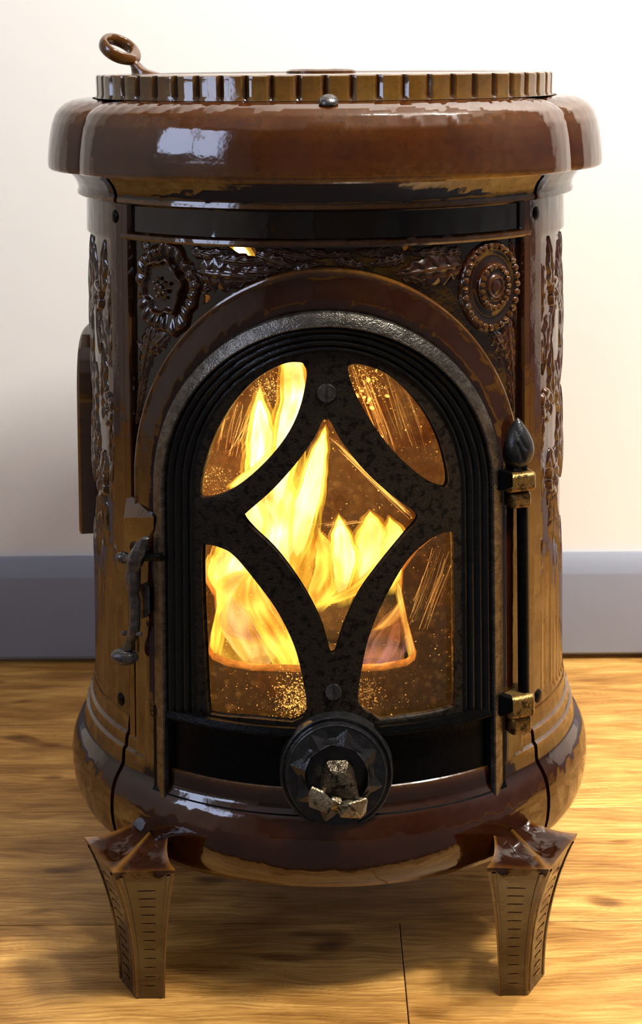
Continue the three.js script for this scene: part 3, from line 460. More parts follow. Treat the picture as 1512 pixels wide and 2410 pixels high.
  leg(1, 1); leg(-1, 1); leg(1, -1); leg(-1, -1);
}

// ------------------------------------------------------------------ the door
const door = part('door', stove);
obj('door_rim', archSweep([[0, -0.003, 0], [0, 0.0095, 0], [0.0012, 0.0118, 0], [0.0092, 0.0162, 0], [0.0112, 0.0166, 0], [0.0122, 0.0158, 0], [0.0128, 0.012, 0]], DBOT, 150), MAT.rim, door);
for (let i = 0; i < 4; i++) { // four reeds stepping down to the glass
  const w = 0.0056, d0 = 0.0126 + i * w, o0 = 0.0128 - i * 0.0016, p = []; for (let k = 0; k <= 8; k++) { const f = k / 8; p.push([d0 + w * f, o0 - 0.0016 * f + 0.0027 * Math.sin(Math.PI * f) - 0.001, 0]); } if (i === 3) p.push([d0 + w + 0.0004, 0.001, 0]);
  obj('reed', archSweep(p, LEDGE - 0.001, 150, { ca: 0.8 }), MAT.reed, door);
}
const holesPx = [
  [[722, 884], [717, 862], [706, 853, 0], [664, 858], [600, 896], [545, 957], [505, 1030], [481, 1105], [473, 1158, 0], [484, 1170, 0], [545, 1152], [614, 1098], [672, 1030], [706, 960]],
  [[815, 868], [822, 855, 0], [850, 853], [905, 872], [958, 914], [1005, 970], [1038, 1035], [1056, 1100], [1058, 1136], [1044, 1150, 0], [995, 1128], [925, 1066], [868, 990], [830, 920]],
  [[757, 986], [770, 983, 0], [782, 990], [806, 1033], [858, 1100], [920, 1158], [972, 1196], [987, 1212, 0], [984, 1228], [955, 1262], [905, 1322], [852, 1393], [815, 1468], [795, 1530], [784, 1541, 0], [773, 1535], [751, 1462], [706, 1378], [648, 1300], [594, 1248], [571, 1220, 0], [575, 1206], [640, 1148], [700, 1080], [738, 1025]],
  [[473, 1290], [480, 1277, 0], [515, 1282], [555, 1304], [612, 1372], [660, 1440], [698, 1520], [718, 1600], [727, 1665, 0], [716, 1690, 1], [690, 1702, 1], [600, 1694], [500, 1684, 0], [487, 1668], [480, 1540], [474, 1400]],
  [[1066, 1268], [1055, 1253, 0], [1015, 1268], [960, 1318], [910, 1402], [872, 1490], [851, 1580], [844, 1650, 0], [862, 1672, 1], [896, 1692, 1], [980, 1682], [1060, 1664, 0], [1069, 1645], [1069, 1520], [1068, 1400]],
];
{
  const inner = []; for (let i = 0; i <= 90; i++) inner.push(archAt(i / 90, 0.0305, LEDGE - 0.004)); const sh = new THREE.Shape(pathOf(inner));
  for (const h of holesPx) sh.holes.push(new THREE.Path(loop(h, 0.006, 6)));
  obj('tracery', bend(sh, 0.0005, 0.0072, 0.0014, 0.008, 0.7), MAT.tracery, door);
}
// glass, amber with smoke film, specks and wiping scratches
{
  const x0 = DX - RX, x1 = DX + RX, y0 = LEDGE - 0.01, y1 = DTOP, W_ = 1024, H_ = 1400;
  const cc = document.createElement('canvas'); cc.width = W_; cc.height = H_; const c = cc.getContext('2d'), rc = document.createElement('canvas'); rc.width = W_; rc.height = H_; const r = rc.getContext('2d');
  c.fillStyle = 'rgb(252,236,205)'; c.fillRect(0, 0, W_, H_); r.fillStyle = 'rgb(0,20,0)'; r.fillRect(0, 0, W_, H_);
  const to = (px, py) => { const [x, y] = S(px, py, -0.001); return [(x - x0) / (x1 - x0) * W_, (y1 - y) / (y1 - y0) * H_]; };
  const blot = (px, py, rad, a, col, rough) => { const [x, y] = to(px, py); for (const [g2, k] of [[c, col], [r, `0,${rough},0`]]) { const g = g2.createRadialGradient(x, y, 0, x, y, rad); g.addColorStop(0, `rgba(${k},${a})`); g.addColorStop(1, `rgba(${k},0)`); g2.fillStyle = g; g2.fillRect(x - rad, y - rad, rad * 2, rad * 2); } };
  for (let i = 0; i < 170; i++) blot(lerp(460, 1085, rnd()), lerp(850, 1710, rnd()), 20 + 70 * rnd(), 0.25 + 0.25 * rnd(), rnd() < 0.6 ? '150,86,30' : '215,150,80', 48);
  for (const [x, y, q] of [[1000, 1330, 120], [900, 1620, 110], [980, 1040, 90], [600, 1630, 120], [540, 1040, 80], [1030, 1500, 120]]) blot(x, y, q, 0.35, '120,62,20', 60);
  const line = (pts, w, a) => { for (const [g2, k] of [[c, '255,226,180'], [r, '0,235,0']]) { g2.strokeStyle = `rgba(${k},${a})`; g2.lineWidth = w; g2.lineCap = 'round'; g2.beginPath(); pts.forEach((p, i) => { const q = to(...p); i ? g2.lineTo(...q) : g2.moveTo(...q); }); g2.stroke(); } };
  const brush = (ax, ay, bx_, by, n, sp, w = 1.4) => { for (let i = 0; i < n; i++) { const o = (rnd() - 0.5) * sp, f = rnd() * 0.4, e = 1 - rnd() * 0.35; const P = []; for (let k = 0; k <= 6; k++) { const t = lerp(f, e, k / 6); P.push([lerp(ax, bx_, t) + o + 3 * Math.sin(t * 5 + i), lerp(ay, by, t) + o * 0.25]); } line(P, w * (0.5 + rnd()), 0.35 + 0.5 * rnd()); } };
  brush(838, 845, 915, 1060, 26, 34); brush(905, 860, 975, 1060, 22, 90, 0.9); brush(768, 1022, 975, 1225, 26, 22, 1.5); brush(570, 935, 535, 1075, 22, 70); brush(1050, 1290, 985, 1480, 26, 60, 0.9); brush(760, 1240, 860, 1225, 10, 40, 1); brush(520, 1290, 505, 1350, 14, 50, 0.8); brush(620, 980, 560, 1080, 16, 60); brush(800, 1240, 770, 1330, 12, 70, 0.9);
  const gs = () => (rnd() + rnd() + rnd() - 1.5) / 1.5; const speck = (px, py, q, a = 1) => { const [x, y] = to(px, py); for (const [g2, k] of [[c, '255,232,190'], [r, '0,255,0']]) { g2.fillStyle = `rgba(${k},${a})`; g2.beginPath(); g2.ellipse(x, y, q * (0.8 + 0.7 * rnd()), q * (0.6 + 0.3 * rnd()), rnd() * 3, 0, 7); g2.fill(); } };
  for (let i = 0; i < 1100; i++) blot(lerp(460, 1085, rnd()), lerp(845, 1710, rnd()), 5 + 12 * rnd(), 0.06 + 0.24 * rnd(), '250,205,140', 120);
  for (let i = 0; i < 2600; i++) speck(lerp(465, 1080, rnd()), lerp(845, 1710, rnd()), 0.6 + 1.9 * rnd() ** 4, 0.3 + 0.65 * rnd());
  for (let i = 0; i < 260; i++) speck(865 + 65 * gs(), 905 + 70 * gs(), 0.8 + 1.8 * rnd() ** 2); for (const [x, y, q] of [[868, 892, 5], [840, 932, 8], [858, 935, 6], [870, 940, 8], [876, 960, 9], [868, 896, 5], [886, 872, 4], [912, 932, 6], [898, 1028, 6], [955, 1012, 3], [852, 920, 5], [866, 948, 4]]) speck(x, y, q);
  for (let i = 0; i < 300; i++) speck(628 + 55 * gs(), 910 + 60 * gs(), 0.8 + 1.3 * rnd() ** 2); for (let i = 0; i < 9000; i++) { const x = lerp(465, 1080, rnd()), y = lerp(845, 1710, rnd()); if (fbm(x * 0.012 + 5, y * 0.012, 3) > 0.05) speck(x, y, 0.4 + 1.0 * rnd() ** 3, 0.2 + 0.5 * rnd()); }
  for (let i = 0; i < 900; i++) speck(695 + 75 * gs(), 1645 + 85 * gs(), 0.8 + 1.6 * rnd() ** 2, 0.7); for (let i = 0; i < 350; i++) speck(860 + 60 * gs(), 1635 + 70 * gs(), 0.8 + 1.2 * rnd() ** 2, 0.6); for (let i = 0; i < 260; i++) speck(lerp(475, 545, rnd()), lerp(1100, 1170, rnd()), 0.7 + 1.2 * rnd() ** 2, 0.7);
  const tc = new THREE.CanvasTexture(cc); tc.colorSpace = THREE.SRGBColorSpace; const tr = new THREE.CanvasTexture(rc);
  const inner = []; for (let i = 0; i <= 60; i++) inner.push(archAt(i / 60, 0.0295, LEDGE - 0.006));
  const g = subdivide(new THREE.ShapeGeometry(new THREE.Shape(pathOf(inner))), 0.012), p = g.attributes.position, uv = new Float32Array(p.count * 2);
  for (let i = 0; i < p.count; i++) { const x = p.getX(i), y = p.getY(i); uv[2 * i] = (x - x0) / (x1 - x0); uv[2 * i + 1] = 1 - (y1 - y) / (y1 - y0); p.setXYZ(i, ...F(x, y, -0.001)); }
  g.setAttribute('uv', new THREE.BufferAttribute(uv, 2)); g.computeVertexNormals();
  obj('glass_pane', toCreasedNormals(g, 1), new THREE.MeshPhysicalMaterial({ map: tc, roughnessMap: tr, roughness: 1, transmission: 1, thickness: 0, ior: 1.5, name: 'smoked stove glass' }), door).userData.label = 'amber smoked glass with specks and scratches';
}
// lower plate with ledge and sunk field
{
  const xa = RX - 0.0005, top = LEDGE + 0.002, g = grid(110, 60, (u, v) => {
    const x = DX + lerp(-xa, xa, u), y = lerp(DBOT, top, v), e = Math.min(xa - Math.abs(x - DX) - 0.0105, y - DBOT - 0.0105, top - 0.0085 - y);
    const rec = smooth(-0.0012, 0.0012, e), bead = Math.exp(-(((y - DBOT - 0.0095) / 0.0016) ** 2)) + 1.1 * Math.exp(-(((y - top + 0.005) / 0.003) ** 2)) * smooth(xa, xa - 0.012, Math.abs(x - DX));
    return [...F(x, y, 0.0128 - 0.0058 * rec + 0.0022 * bead), x, y];
  });
  const skirt = grid(60, 1, (u, v) => { const x = DX + lerp(-xa, xa, u); return [...F(x, DBOT, v ? 0.0128 : -0.004), x, v * 0.02]; });
  const lip = grid(60, 1, (u, v) => { const x = DX + lerp(-xa, xa, u); return [...F(x, top, v ? 0.002 : 0.0128), x, v * 0.02]; });
  obj('lower_plate', merge([crease(g, 0.6), crease(skirt, 0.6), crease(lip, 0.6)]), MAT.iron, door);
}
function facing(g, p, tiltX = 0, turn = 0) { g.rotateZ(turn); g.rotateX(tiltX); g.translate(p.x, p.y, p.z); return g; }
const lathe = (pts, n = 48) => { const g = new THREE.LatheGeometry(pts.map((q) => new THREE.Vector2(...q)), n); g.rotateX(Math.PI / 2); return g; };
// draught rosette
const rosAt = W(792, 1818, 0.0150);
{
  const px = 1 / 2890, disc = lathe([[0, 0.002], [24 * 0 + 0.0265, 0.002], [0.0268, 0.0062], [0.0275, 0.0072], [0.029, 0.0068], [0.031, 0.0052], [0.0395, 0.0042], [0.0405, 0.0046], [0.0412, 0.004], [0.0415, 0.0008], [0.0425, 0.0002], [0.0452, 0.0014], [0.0462, 0.0008], [0.0468, -0.002], [0.0468, -0.014]].reverse(), 72);
  obj('draught_disc', boxUV(facing(crease(disc, 0.5), rosAt)), MAT.polished, door);
  { // eight-pointed star of ridged points round the cup
    const P = [], N = 8, at = (a, r, z) => V(r * Math.cos(a), r * Math.sin(a), z);
    for (let i = 0; i < N; i++) { const a = Math.PI / 2 - 0.24 + i * 2 * Math.PI / N, h = Math.PI / N, I = at(a, 0.0262, 0.0096), T = at(a, 0.0388, 0.0050);
      for (const d of [-1, 1]) { const v = at(a + d * h, 0.0296, 0.0046), q = at(a + d * h, 0.0262, 0.0070), tri = [[I, T, v], [I, v, q]]; for (const t of tri) for (const p of d < 0 ? [t[0], t[2], t[1]] : t) P.push(p.x, p.y, p.z); const e = [T, at(a, 0.0388, 0.0035), v, v, at(a, 0.0388, 0.0035), at(a + d * h, 0.0296, 0.0035)]; for (const p of e) P.push(p.x, p.y, p.z); } }
    const g = new THREE.BufferGeometry(); g.setAttribute('position', new THREE.Float32BufferAttribute(P, 3)); g.computeVertexNormals();
    obj('star_rosette', boxUV(facing(g, rosAt)), MAT.polished, door);
  }
  // winged key
  const K = (x, y, z) => V(rosAt.x + x, rosAt.y + y, rosAt.z + z), lump = (pts, r = 0.0016) => { const q = []; for (const p of pts) for (const d of [[1, 0, 0], [-1, 0, 0], [0, 1, 0], [0, -1, 0], [0, 0, 1], [0, 0, -1], [0.6, 0.6, 0.6], [-0.6, 0.6, 0.6], [0.6, -0.6, 0.6], [-0.6, -0.6, 0.6]]) q.push(K(p[0] + d[0] * r, p[1] + d[1] * r, p[2] + d[2] * r)); return crease(new ConvexGeometry(q), 0.5); };
  const stem = lump([[-0.009, 0.006, 0.004], [0.011, 0.006, 0.004], [-0.006, 0.012, 0.010], [0.008, 0.012, 0.010], [-0.010, -0.006, 0.016], [0.015, -0.010, 0.018], [-0.003, 0.009, 0.017], [0.006, 0.008, 0.017], [-0.010, -0.008, 0.006], [0.013, -0.010, 0.006]], 0.003);
  const wingL = lump([[-0.0215, -0.0095, 0.017], [-0.0195, -0.0035, 0.018], [-0.021, -0.0165, 0.019], [-0.006, -0.0195, 0.024], [-0.004, -0.0125, 0.023], [-0.0115, -0.0055, 0.021], [-0.008, -0.013, 0.012]]);
  const wingR = lump([[0.0235, -0.0135, 0.017], [0.0225, -0.0225, 0.018], [0.004, -0.0225, 0.024], [0.0015, -0.016, 0.024], [0.0105, -0.013, 0.025], [0.018, -0.0245, 0.022], [0.008, -0.014, 0.012]]);
  const bridge = lump([[-0.006, -0.018, 0.018], [0.004, -0.020, 0.018], [-0.003, -0.012, 0.019], [0.003, -0.014, 0.020], [0, -0.006, 0.012]], 0.002);
  obj('key_stem', boxUV(stem), MAT.keyStem, door); obj('draught_key', boxUV(merge([wingL, wingR, bridge].map((g) => boxUV(g)))), MAT.silver, door);
}
function screw(px, py, o, r, turn) {
  const c = W(px, py, o), th = Math.atan2(c.x, c.z + 0.1), halves = [0, 1].map((k) => { const s = new THREE.Shape(), g = 0.08; s.absarc(0, 0, r, (k ? Math.PI : 0) + g + 0.08, (k ? 2 * Math.PI : Math.PI) - g - 0.08); s.closePath(); return new THREE.ExtrudeGeometry(s, { depth: 0.0008, bevelEnabled: true, bevelThickness: 0.0006, bevelSize: 0.0006, bevelOffset: -0.0006, bevelSegments: 2, curveSegments: 20 }); });
  const base = new THREE.CylinderGeometry(r, r, 0.0006, 28); base.rotateX(Math.PI / 2);
  const g = merge([...halves, base]); g.rotateZ(turn); g.rotateY(th); g.translate(c.x, c.y, c.z); obj('screw', boxUV(g), MAT.steel, door);
}
screw(769, 925, 0.0070, 0.0078, Math.PI / 2 - 0.05); screw(785, 1628, 0.0070, 0.0068, Math.PI / 2);

// hinge on the right
function rod(a, b, r, n = 16) { const d = b.clone().sub(a), g = new THREE.CylinderGeometry(r, r, d.length(), n, 1); g.translate(0, d.length() / 2, 0); g.applyQuaternion(new THREE.Quaternion().setFromUnitVectors(V(0, 1, 0), d.normalize())); g.translate(a.x, a.y, a.z); return g; }
const hinge = part('hinge', stove), HO = 0.017;
{
  const k = 1.21 / FOC, pin = W(1231, 1300, HO - 0.002), pin2 = V(pin.x, 0, pin.z), yAt = (py) => W(1226, py, HO).y;
  obj('hinge_pin', boxUV(rod(V(pin.x, yAt(1645), pin.z), V(pin.x, yAt(1100), pin.z), 13.5 * k)), MAT.iron, hinge);
  const fin = [[0, 0], [12, 0], [17, 4], [14, 9], [20, 14], [31, 26], [37, 42], [38, 56], [35, 72], [27, 90], [17, 106], [8, 118], [2, 124], [0, 125]], fp = fin.map((q) => new THREE.Vector2(q[0] * k, q[1] * k));
  const fg = new THREE.LatheGeometry(new THREE.SplineCurve(fp).getPoints(60).map((q) => new THREE.Vector2(Math.max(0, q.x), q.y)), 64), P = fg.attributes.position;
  for (let i = 0; i < P.count; i++) { const x = P.getX(i), y = P.getY(i), z = P.getZ(i), a = Math.atan2(x, z), h = y / (125 * k); // curled petal grooves
    const g1 = a - (0.9 - 2.0 * (h - 0.25)), g2 = a - (0.35 - 1.3 * (h - 0.2)), gr = 0.14 * Math.exp(-((g1 / 0.13) ** 2)) * smooth(0.42, 0.5, h) * smooth(0.86, 0.76, h) + 0.14 * Math.exp(-((g2 / 0.12) ** 2)) * smooth(0.24, 0.3, h) * smooth(0.62, 0.56, h), f = 1 - gr; P.setXYZ(i, x * f, y, z * f * 0.85); }
  fg.computeVertexNormals(); fg.translate(W(1222, 1110, HO).x, yAt(1112), pin.z + 0.001);
  obj('finial', boxUV(fg), MAT.polished, hinge);
  const lug = (px, py, w, h, o, d, mat, name) => { const c = W(px, py, o), g = new RoundedBoxGeometry(w * k, h * k, d, 5, Math.min(h * k * 0.28, 0.0042)); const p = g.attributes.position; for (let i = 0; i < p.count; i++) { const x = p.getX(i) / (w * k / 2); p.setZ(i, p.getZ(i) - 0.006 * x * x); } g.computeVertexNormals(); g.rotateY(0.35); g.translate(c.x, c.y, c.z - d * 0.25); return obj(name, boxUV(g), mat, hinge); };
  lug(1224, 1136, 82, 44, HO + 0.004, 0.022, MAT.brass, 'upper_knuckle'); lug(1224, 1178, 58, 36, HO + 0.001, 0.02, MAT.brass, 'upper_socket');
  lug(1224, 1664, 76, 52, HO + 0.004, 0.022, MAT.brass, 'lower_knuckle'); lug(1224, 1707, 62, 42, HO + 0.001, 0.02, MAT.brass, 'lower_socket');
  // straps to the door edge
  for (const [py, h] of [[1128, 64], [1656, 66]]) { const a = W(1176, py, 0.013), b = W(1206, py, HO + 0.004), pts = []; for (const [q, hh, dz] of [[a, h * 0.75, 0.004], [b, h * 0.42, 0.0045]]) for (const sy of [-1, 1]) for (const sz of [-1, 1]) pts.push(V(q.x, q.y + sy * hh * k * 0.5, q.z + sz * dz)); obj('strap', boxUV(crease(new ConvexGeometry(pts), 0.3)), MAT.iron, hinge); }
}
// latch on the left
const latch = part('latch', stove);
{
  const k = 1.2 / FOC, LO = 0.020;
  // enamelled keeper: a wedge with a shelf
  const kp = [[300, 1158, 0.001], [291, 1219, 0.016], [362, 1217, 0.016], [360, 1206, 0.008], [292, 1300, 0.008], [362, 1300, 0.008], [296, 1330, 0.001], [360, 1330, 0.001], [305, 1160, -0.004], [360, 1200, -0.004], [300, 1330, -0.006], [360, 1330, -0.006]].map((q) => W(...q));
  const kg = crease(new ConvexGeometry(kp), 0.2); obj('keeper', paint(boxUV(kg), (x, y, z) => glaze(0.45 + 0.4 * smooth(0.004, 0, Math.abs(y - kp[1].y)))), MAT.enamel, latch);
  const sp = [[345, 1262, 6], [341, 1269, 12], [333, 1284, 17], [324, 1304, 21], [318, 1326, 20], [315, 1338, 15.5], [314, 1346, 17.5], [313, 1385, 17], [314, 1398, 13.5], [317, 1412, 13], [318, 1450, 12], [316, 1480, 13.5], [311, 1498, 14], [306, 1514, 11.5], [300, 1532, 13]];
  const pts = sp.map((q) => W(q[0], q[1], LO)), cv = new THREE.CatmullRomCurve3(pts);
  const body = grid(22, 90, (u, v) => { const p = cv.getPoint(v), f = v * (sp.length - 1), i = Math.min(sp.length - 2, Math.floor(f)), r = lerp(sp[i][2], sp[i + 1][2], smooth(0, 1, f - i)) * k * (v < 0.001 || v > 0.999 ? 0.02 : 1), a = u * Math.PI * 2, rg = 1 + 0.05 * Math.cos(a * 4) * smooth(0.3, 0.4, v); return [p.x + Math.cos(a) * r * rg, p.y, p.z + Math.sin(a) * r * 0.85 * rg, u * 0.05, v * 0.1]; }, {});
  obj('handle', boxUV(crease(body, 1.0)), MAT.steel, latch);
  const kn = new THREE.SphereGeometry(1, 32, 20); kn.scale(33 * k, 19.5 * k, 20 * k); kn.rotateZ(-0.06); const kc = W(294, 1543, LO); kn.translate(kc.x, kc.y, kc.z + 0.002);
  obj('handle_knob', boxUV(kn), MAT.steel, latch);
  const lg = new THREE.SphereGeometry(1, 20, 14); lg.scale(17 * k, 14 * k, 12 * k); const lc = W(289, 1312, LO - 0.005); lg.translate(lc.x, lc.y, lc.z);
  const st = rod(W(288, 1312, LO - 0.006), W(318, 1316, LO - 0.002), 9 * k); obj('side_lug', merge([boxUV(lg), boxUV(st)]), MAT.steel, latch);
  for (const [x, y, r] of [[288, 1490, 6], [322, 1492, 6]]) { const g = new THREE.SphereGeometry(r * k, 12, 8), c = W(x + 5, y, LO); g.scale(1.4, 1, 1); g.translate(c.x, c.y, c.z); obj('handle_spur', boxUV(g), MAT.steel, latch); }
  const pl = [[330, 1375], [352, 1380], [353, 1442], [346, 1452], [331, 1458]].flatMap((q) => [W(q[0], q[1], 0.007), W(q[0], q[1], 0.013)]);
  obj('latch_plate', boxUV(crease(new ConvexGeometry(pl), 0.3)), MAT.steel, latch);
  const bolt = rod(W(322, 1312, LO - 0.004), W(382, 1311, 0.0175), 9 * k); obj('latch_bolt', boxUV(bolt), MAT.iron, latch);
}

// ------------------------------------------------------------------ firebox
const box = part('firebox', stove);
{
  const zb = -0.115, yb = 0.172;
  const arc = grid(40, 16, (u, v) => { const a = lerp(-2.35, 2.35, u), y = lerp(0.165, 0.70, v); return [-Math.sin(a) * 0.170, y, -Math.cos(a) * 0.128 - 0.004, u, y]; });
  obj('liner', crease(arc, 0.8), MAT.fireclay, box);
  const fl = new THREE.CircleGeometry(1, 48); fl.rotateX(-Math.PI / 2); fl.scale(0.168, 1, 0.13); fl.translate(0, yb, 0); obj('hearth', boxUV(fl), MAT.fireclay, box);
  // front guard with its round-cornered opening
  const zf = 0.098, q = (px, py) => { const v = atZ(px, py, zf); return [v.x, v.y]; }, o = [q(425, 1330), q(425, 1760), q(1120, 1760), q(1120, 1215)], sh = new THREE.Shape(pathOf([o[0], o[1], o[2], o[3], q(1040, 1255), q(985, 1300), q(954, 1345), q(950, 1390), q(964, 1460), q(985, 1538), q(980, 1556), q(960, 1571), q(900, 1583), q(740, 1587), q(590, 1583), q(530, 1571), q(498, 1556), q(486, 1538), q(490, 1500), q(503, 1440), q(500, 1405), q(480, 1372), q(455, 1345)]));
  sh.curves.length; const g = new THREE.ExtrudeGeometry(sh, { depth: 0.012, bevelEnabled: true, bevelThickness: 0.002, bevelSize: 0.002, bevelSegments: 2 }); g.translate(0, 0, zf - 0.014);
  obj('front_guard', boxUV(crease(g, 0.4)), new THREE.MeshStandardMaterial({ color: new THREE.Color().setRGB(0.42, 0.24, 0.09), map: ironMap, roughness: 0.9, name: 'heat-scaled guard iron' }), box);
}
// logs on the hearth, seen through the glass
function log(a, b, r, label) {
  const d = b.clone().sub(a), L = d.length(), g = new THREE.CylinderGeometry(r, r, L, 18, 14), p = g.attributes.position;
  for (let i = 0; i < p.count; i++) { const x = p.getX(i), y = p.getY(i), z = p.getZ(i), l = Math.hypot(x, z) || 1, w = 1 + 0.16 * n3(x * 60, y * 30, z * 60) + 0.06 * n3(x * 200, y * 90, z * 200); if (l > r * 0.5) p.setXYZ(i, x * w, y, z * w); }
  g.applyQuaternion(new THREE.Quaternion().setFromUnitVectors(V(0, 1, 0), d.clone().normalize())); g.translate((a.x + b.x) / 2, (a.y + b.y) / 2, (a.z + b.z) / 2); g.computeVertexNormals();
  tag(obj('log', boxUV(crease(g, 0.8)), MAT.char, scene), label, 'log', 'logs burning in the stove');
}
log(V(-0.082, 0.2025, 0.040), V(0.070, 0.2025, 0.048), 0.025, 'front charred log lying just behind the guard of the stove');
log(V(-0.075, 0.2025, -0.028), V(0.086, 0.2025, -0.018), 0.0245, 'back charred log lying deepest in the stove');
log(V(-0.070, 0.247, 0.002), V(0.078, 0.2485, 0.022), 0.0235, 'charred log laid across the two lower logs');

// ------------------------------------------------------------------ fire: nested glowing tongues
const fire = thing('fire', 'bright yellow flames burning behind the arched glass of the stove', 'fire');
const flameMat = new THREE.MeshBasicMaterial({ vertexColors: true, transparent: true, side: THREE.DoubleSide, name: 'flame' });
function shell(pts, k, col, alpha, l0, l1, wisp = 0) {
  const cv = new THREE.CatmullRomCurve3(pts.map((q) => q.p)), nl = 48, nf = 26, sd = pts[0].p.x * 90 + pts[0].p.y * 40, pos = [], c4 = [], idx = [];
  for (let j = 0; j <= nl; j++) {
    const l = lerp(l0, l1, j / nl), p = cv.getPoint(l), f = l * (pts.length - 1), i = Math.min(pts.length - 2, Math.floor(f)), r0 = lerp(pts[i].r, pts[i + 1].r, smooth(0, 1, f - i)), end = Math.min(1, Math.pow(Math.max(0, (j === 0 || j === nl) ? 0 : Math.sin(Math.PI * clamp(j / nl))), 0.45)), r = r0 * k * (k < 1 ? end : (j === 0 || j === nl ? 0.02 : 1));
    const cc = col(l), a = alpha(l);
    for (let i2 = 0; i2 <= nf; i2++) { const t = i2 / nf * Math.PI * 2, w = 1 + 0.10 * n3(p.x * 30 + Math.cos(t), p.y * 26, p.z * 30 + Math.sin(t)) + 0.05 * n3(p.x * 60 + 2 * Math.cos(t), p.y * 70, 2 * Math.sin(t)), st = clamp(0.5 + 0.8 * n3(2.1 * Math.cos(t) + sd, p.y * 22 + 1.3 * Math.sin(t * 2), 2.1 * Math.sin(t))); pos.push(p.x + Math.cos(t) * r * w, p.y, p.z + Math.sin(t) * r * 0.55 * w); const hot = wisp * (st - 0.4) * 1.6; c4.push(Math.max(0.05, cc[0] * (1 + hot)), Math.max(0.01, cc[1] * (1 + 1.25 * hot)), Math.max(0.004, cc[2] * (1 + 2 * hot)), a * lerp(1, 0.35 + 0.75 * st, wisp)); }
  }
  for (let j = 0; j < nl; j++) for (let i = 0; i < nf; i++) { const a = j * (nf + 1) + i, b = a + nf + 1; idx.push(a, b, a + 1, a + 1, b, b + 1); }
  const g = new THREE.BufferGeometry(); g.setAttribute('position', new THREE.Float32BufferAttribute(pos, 3)); g.setAttribute('color', new THREE.Float32BufferAttribute(c4, 4)); g.setIndex(idx); g.computeVertexNormals(); return g;
}
const YEL = [3.0, 2.4, 0.42], ORG = [1.6, 0.98, 0.09], WHT = [9, 8.6, 6.5], VIO = [0.30, 0.12, 0.34];
function tongue(z, pxs, { white = 0.6, edge = 0.35, body = 0.8, cold = false, soft = false, light = 0, coreEnd = 0.86 } = {}) {
  const kk = (EYE[2] - z) / FOC, pts = pxs.map(([x, y, r]) => ({ p: atZ(x, y, z), r: r * kk })), f = part('flame', fire);
  const ramp = (l, a, b) => mixc(a, b, smooth(0, 1, l));
  obj('outer_glow', shell(pts, 1, (l) => cold ? ramp(l, VIO, [0.8, 0.36, 0.12]) : ramp(l, ORG, [1.0, 0.5, 0.05]), (l) => edge * smooth(0, 0.12, l) * (1 - 0.3 * smooth(0.8, 1, l)), 0, 1, 0.7), flameMat, f);
  obj('flame_body', shell(pts, cold ? 0.6 : 0.84, (l) => cold ? ramp(l, [0.5, 0.2, 0.34], [0.9, 0.42, 0.14]) : ramp(l, soft ? [1.5, 0.9, 0.32] : [2.0, 1.35, 0.2], soft ? [2.0, 1.45, 0.32] : YEL), (l) => body * smooth(0.02, 0.2, l), 0.04, 0.96, 0.6), flameMat, f);
  if (white > 0) obj('flame_core', shell(pts, 0.64, () => mixc(YEL, WHT, white), (l) => smooth(0.05, 0.35, l), 0.1, coreEnd), flameMat, f);
  if (light) { const c = pts[Math.floor(pts.length / 2)].p, L = new THREE.PointLight(new THREE.Color().setRGB(1, 0.50, 0.13), light * FIRE_LIGHT); L.position.copy(c); L.shadow.radius = 1; L.castShadow = true; L.name = 'fire_light'; scene.add(L); }
}
tongue(0.020, [[640, 1450, 60], [640, 1370, 92], [640, 1290, 98], [640, 1210, 90], [632, 1130, 68], [622, 1050, 50], [614, 980, 35], [611, 935, 18], [613, 902, 2]], { white: 1, light: 1.2 });
tongue(0.045, [[650, 1300, 40], [652, 1200, 54], [664, 1100, 54], [682, 1000, 48], [694, 930, 42], [690, 860, 36], [668, 790, 32], [636, 715, 30], [600, 645, 30], [568, 592, 28], [556, 560, 14], [550, 545, 3]], { white: 1, light: 1, coreEnd: 0.97 });
tongue(0.055, [[690, 1370, 34], [706, 1270, 48], [721, 1195, 42], [737, 1125, 34], [752, 1062, 24], [762, 1022, 12], [767, 998, 2]], { white: 0.5 });
tongue(0.052, [[798, 1430, 26], [806, 1370, 38], [810, 1315, 42], [805, 1265, 31], [800, 1230, 16], [797, 1206, 2]], { white: 0.8, light: 0.6 });
tongue(0.030, [[860, 1420, 30], [868, 1360, 50], [875, 1305, 56], [880, 1258, 50], [876, 1225, 30], [870, 1198, 3]], { white: 0.5 });
tongue(0.036, [[912, 1400, 24], [925, 1345, 40], [932, 1290, 42], [926, 1245, 27], [915, 1212, 4]], { white: 0.2, edge: 0.4 });
tongue(0.060, [[540, 1470, 20], [530, 1400, 52], [545, 1340, 72], [565, 1290, 66], [590, 1235, 50], [596, 1180, 30], [602, 1130, 4]], { white: 0.6, light: 0.8 });
tongue(0.064, [[500, 1480, 8], [512, 1410, 26], [552, 1356, 42], [606, 1340, 46], [652, 1385, 40], [684, 1460, 26], [694, 1530, 6]], { white: 0.3, edge: 0.3, body: 0.7 });
tongue(0.066, [[505, 1565, 12], [502, 1500, 26], [504, 1440, 32], [512, 1380, 30], [522, 1325, 22], [538, 1288, 3]], { white: 0, body: 0.6 });
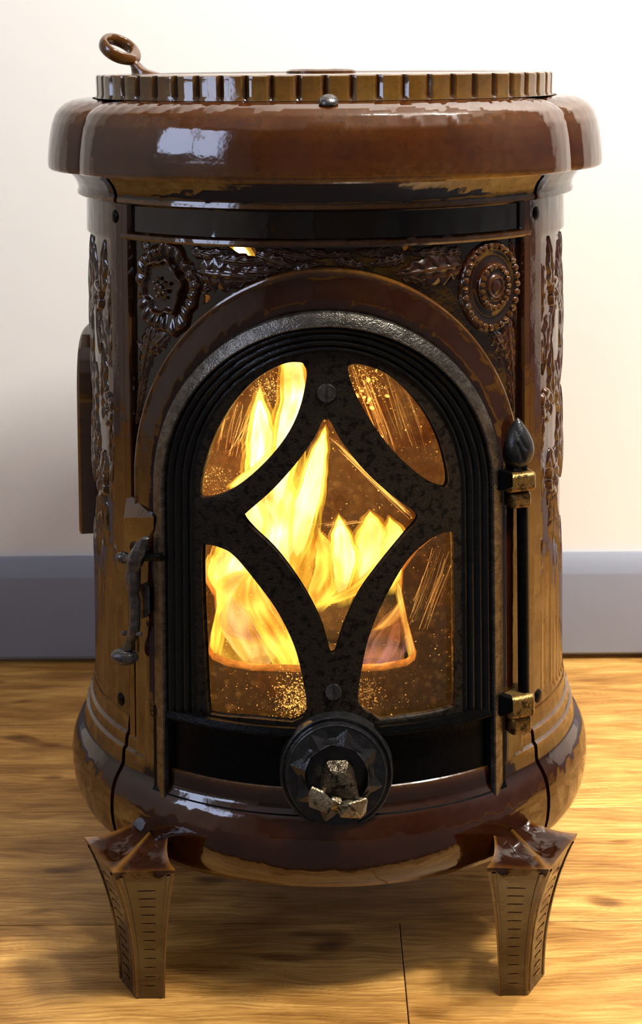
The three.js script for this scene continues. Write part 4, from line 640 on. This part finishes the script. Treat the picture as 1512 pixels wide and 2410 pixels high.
tongue(0.058, [[620, 1600, 50], [605, 1530, 92], [596, 1460, 104], [592, 1390, 96], [596, 1330, 70], [604, 1280, 34], [612, 1250, 4]], { white: 0, soft: true, body: 0.55, edge: 0.25 });
tongue(0.072, [[690, 1588, 30], [672, 1535, 46], [636, 1475, 44], [606, 1425, 36], [596, 1370, 24], [602, 1330, 3]], { white: 0, body: 0.55, edge: 0.3 });
tongue(0.076, [[700, 1590, 26], [704, 1540, 30], [692, 1480, 24], [676, 1430, 16], [670, 1396, 4]], { white: 0, body: 0.5, edge: 0.3 });
tongue(0.058, [[540, 1152, 12], [560, 1138, 20], [588, 1118, 26], [622, 1092, 24], [646, 1050, 3]], { white: 0.2, body: 0.85 });
tongue(0.064, [[730, 1430, 14], [790, 1410, 24], [850, 1382, 28], [895, 1338, 24], [928, 1296, 4]], { white: 0, body: 0.6, edge: 0.35 });
tongue(0.068, [[975, 1568, 10], [970, 1510, 14], [958, 1450, 17], [946, 1400, 14], [934, 1366, 3]], { white: 0, soft: true, body: 0.4, edge: 0.25 });
tongue(0.066, [[880, 1486, 10], [915, 1464, 15], [942, 1432, 16], [958, 1390, 3]], { white: 0, soft: true, body: 0.45, edge: 0.25 });
tongue(0.078, [[850, 1592, 24], [885, 1562, 50], [905, 1520, 54], [925, 1466, 34], [942, 1420, 4]], { white: 0, cold: true, body: 0.16, edge: 0.15 });
tongue(0.080, [[600, 1510, 20], [568, 1485, 40], [556, 1455, 40], [548, 1425, 20], [545, 1402, 3]], { white: 0, cold: true, body: 0.22, edge: 0.18 });
tongue(0.050, [[740, 1440, 24], [760, 1390, 50], [782, 1335, 46], [764, 1282, 28], [748, 1240, 3]], { white: 0, body: 0.6, edge: 0.35 });

for (const [x, y] of [[600, 1530], [720, 1540], [890, 1530]]) { const L = new THREE.PointLight(new THREE.Color().setRGB(1, 0.5, 0.13), FIRE_LIGHT * 0.16); L.position.copy(atZ(x, y, 0.070)); L.shadow.radius = 0.4; L.name = 'fire_light'; scene.add(L); }
scene.traverse((o) => { if (o.isMesh) { o.castShadow = true; o.receiveShadow = true; } if (o.isPointLight) o.castShadow = true; });
renderer.render(scene, camera);
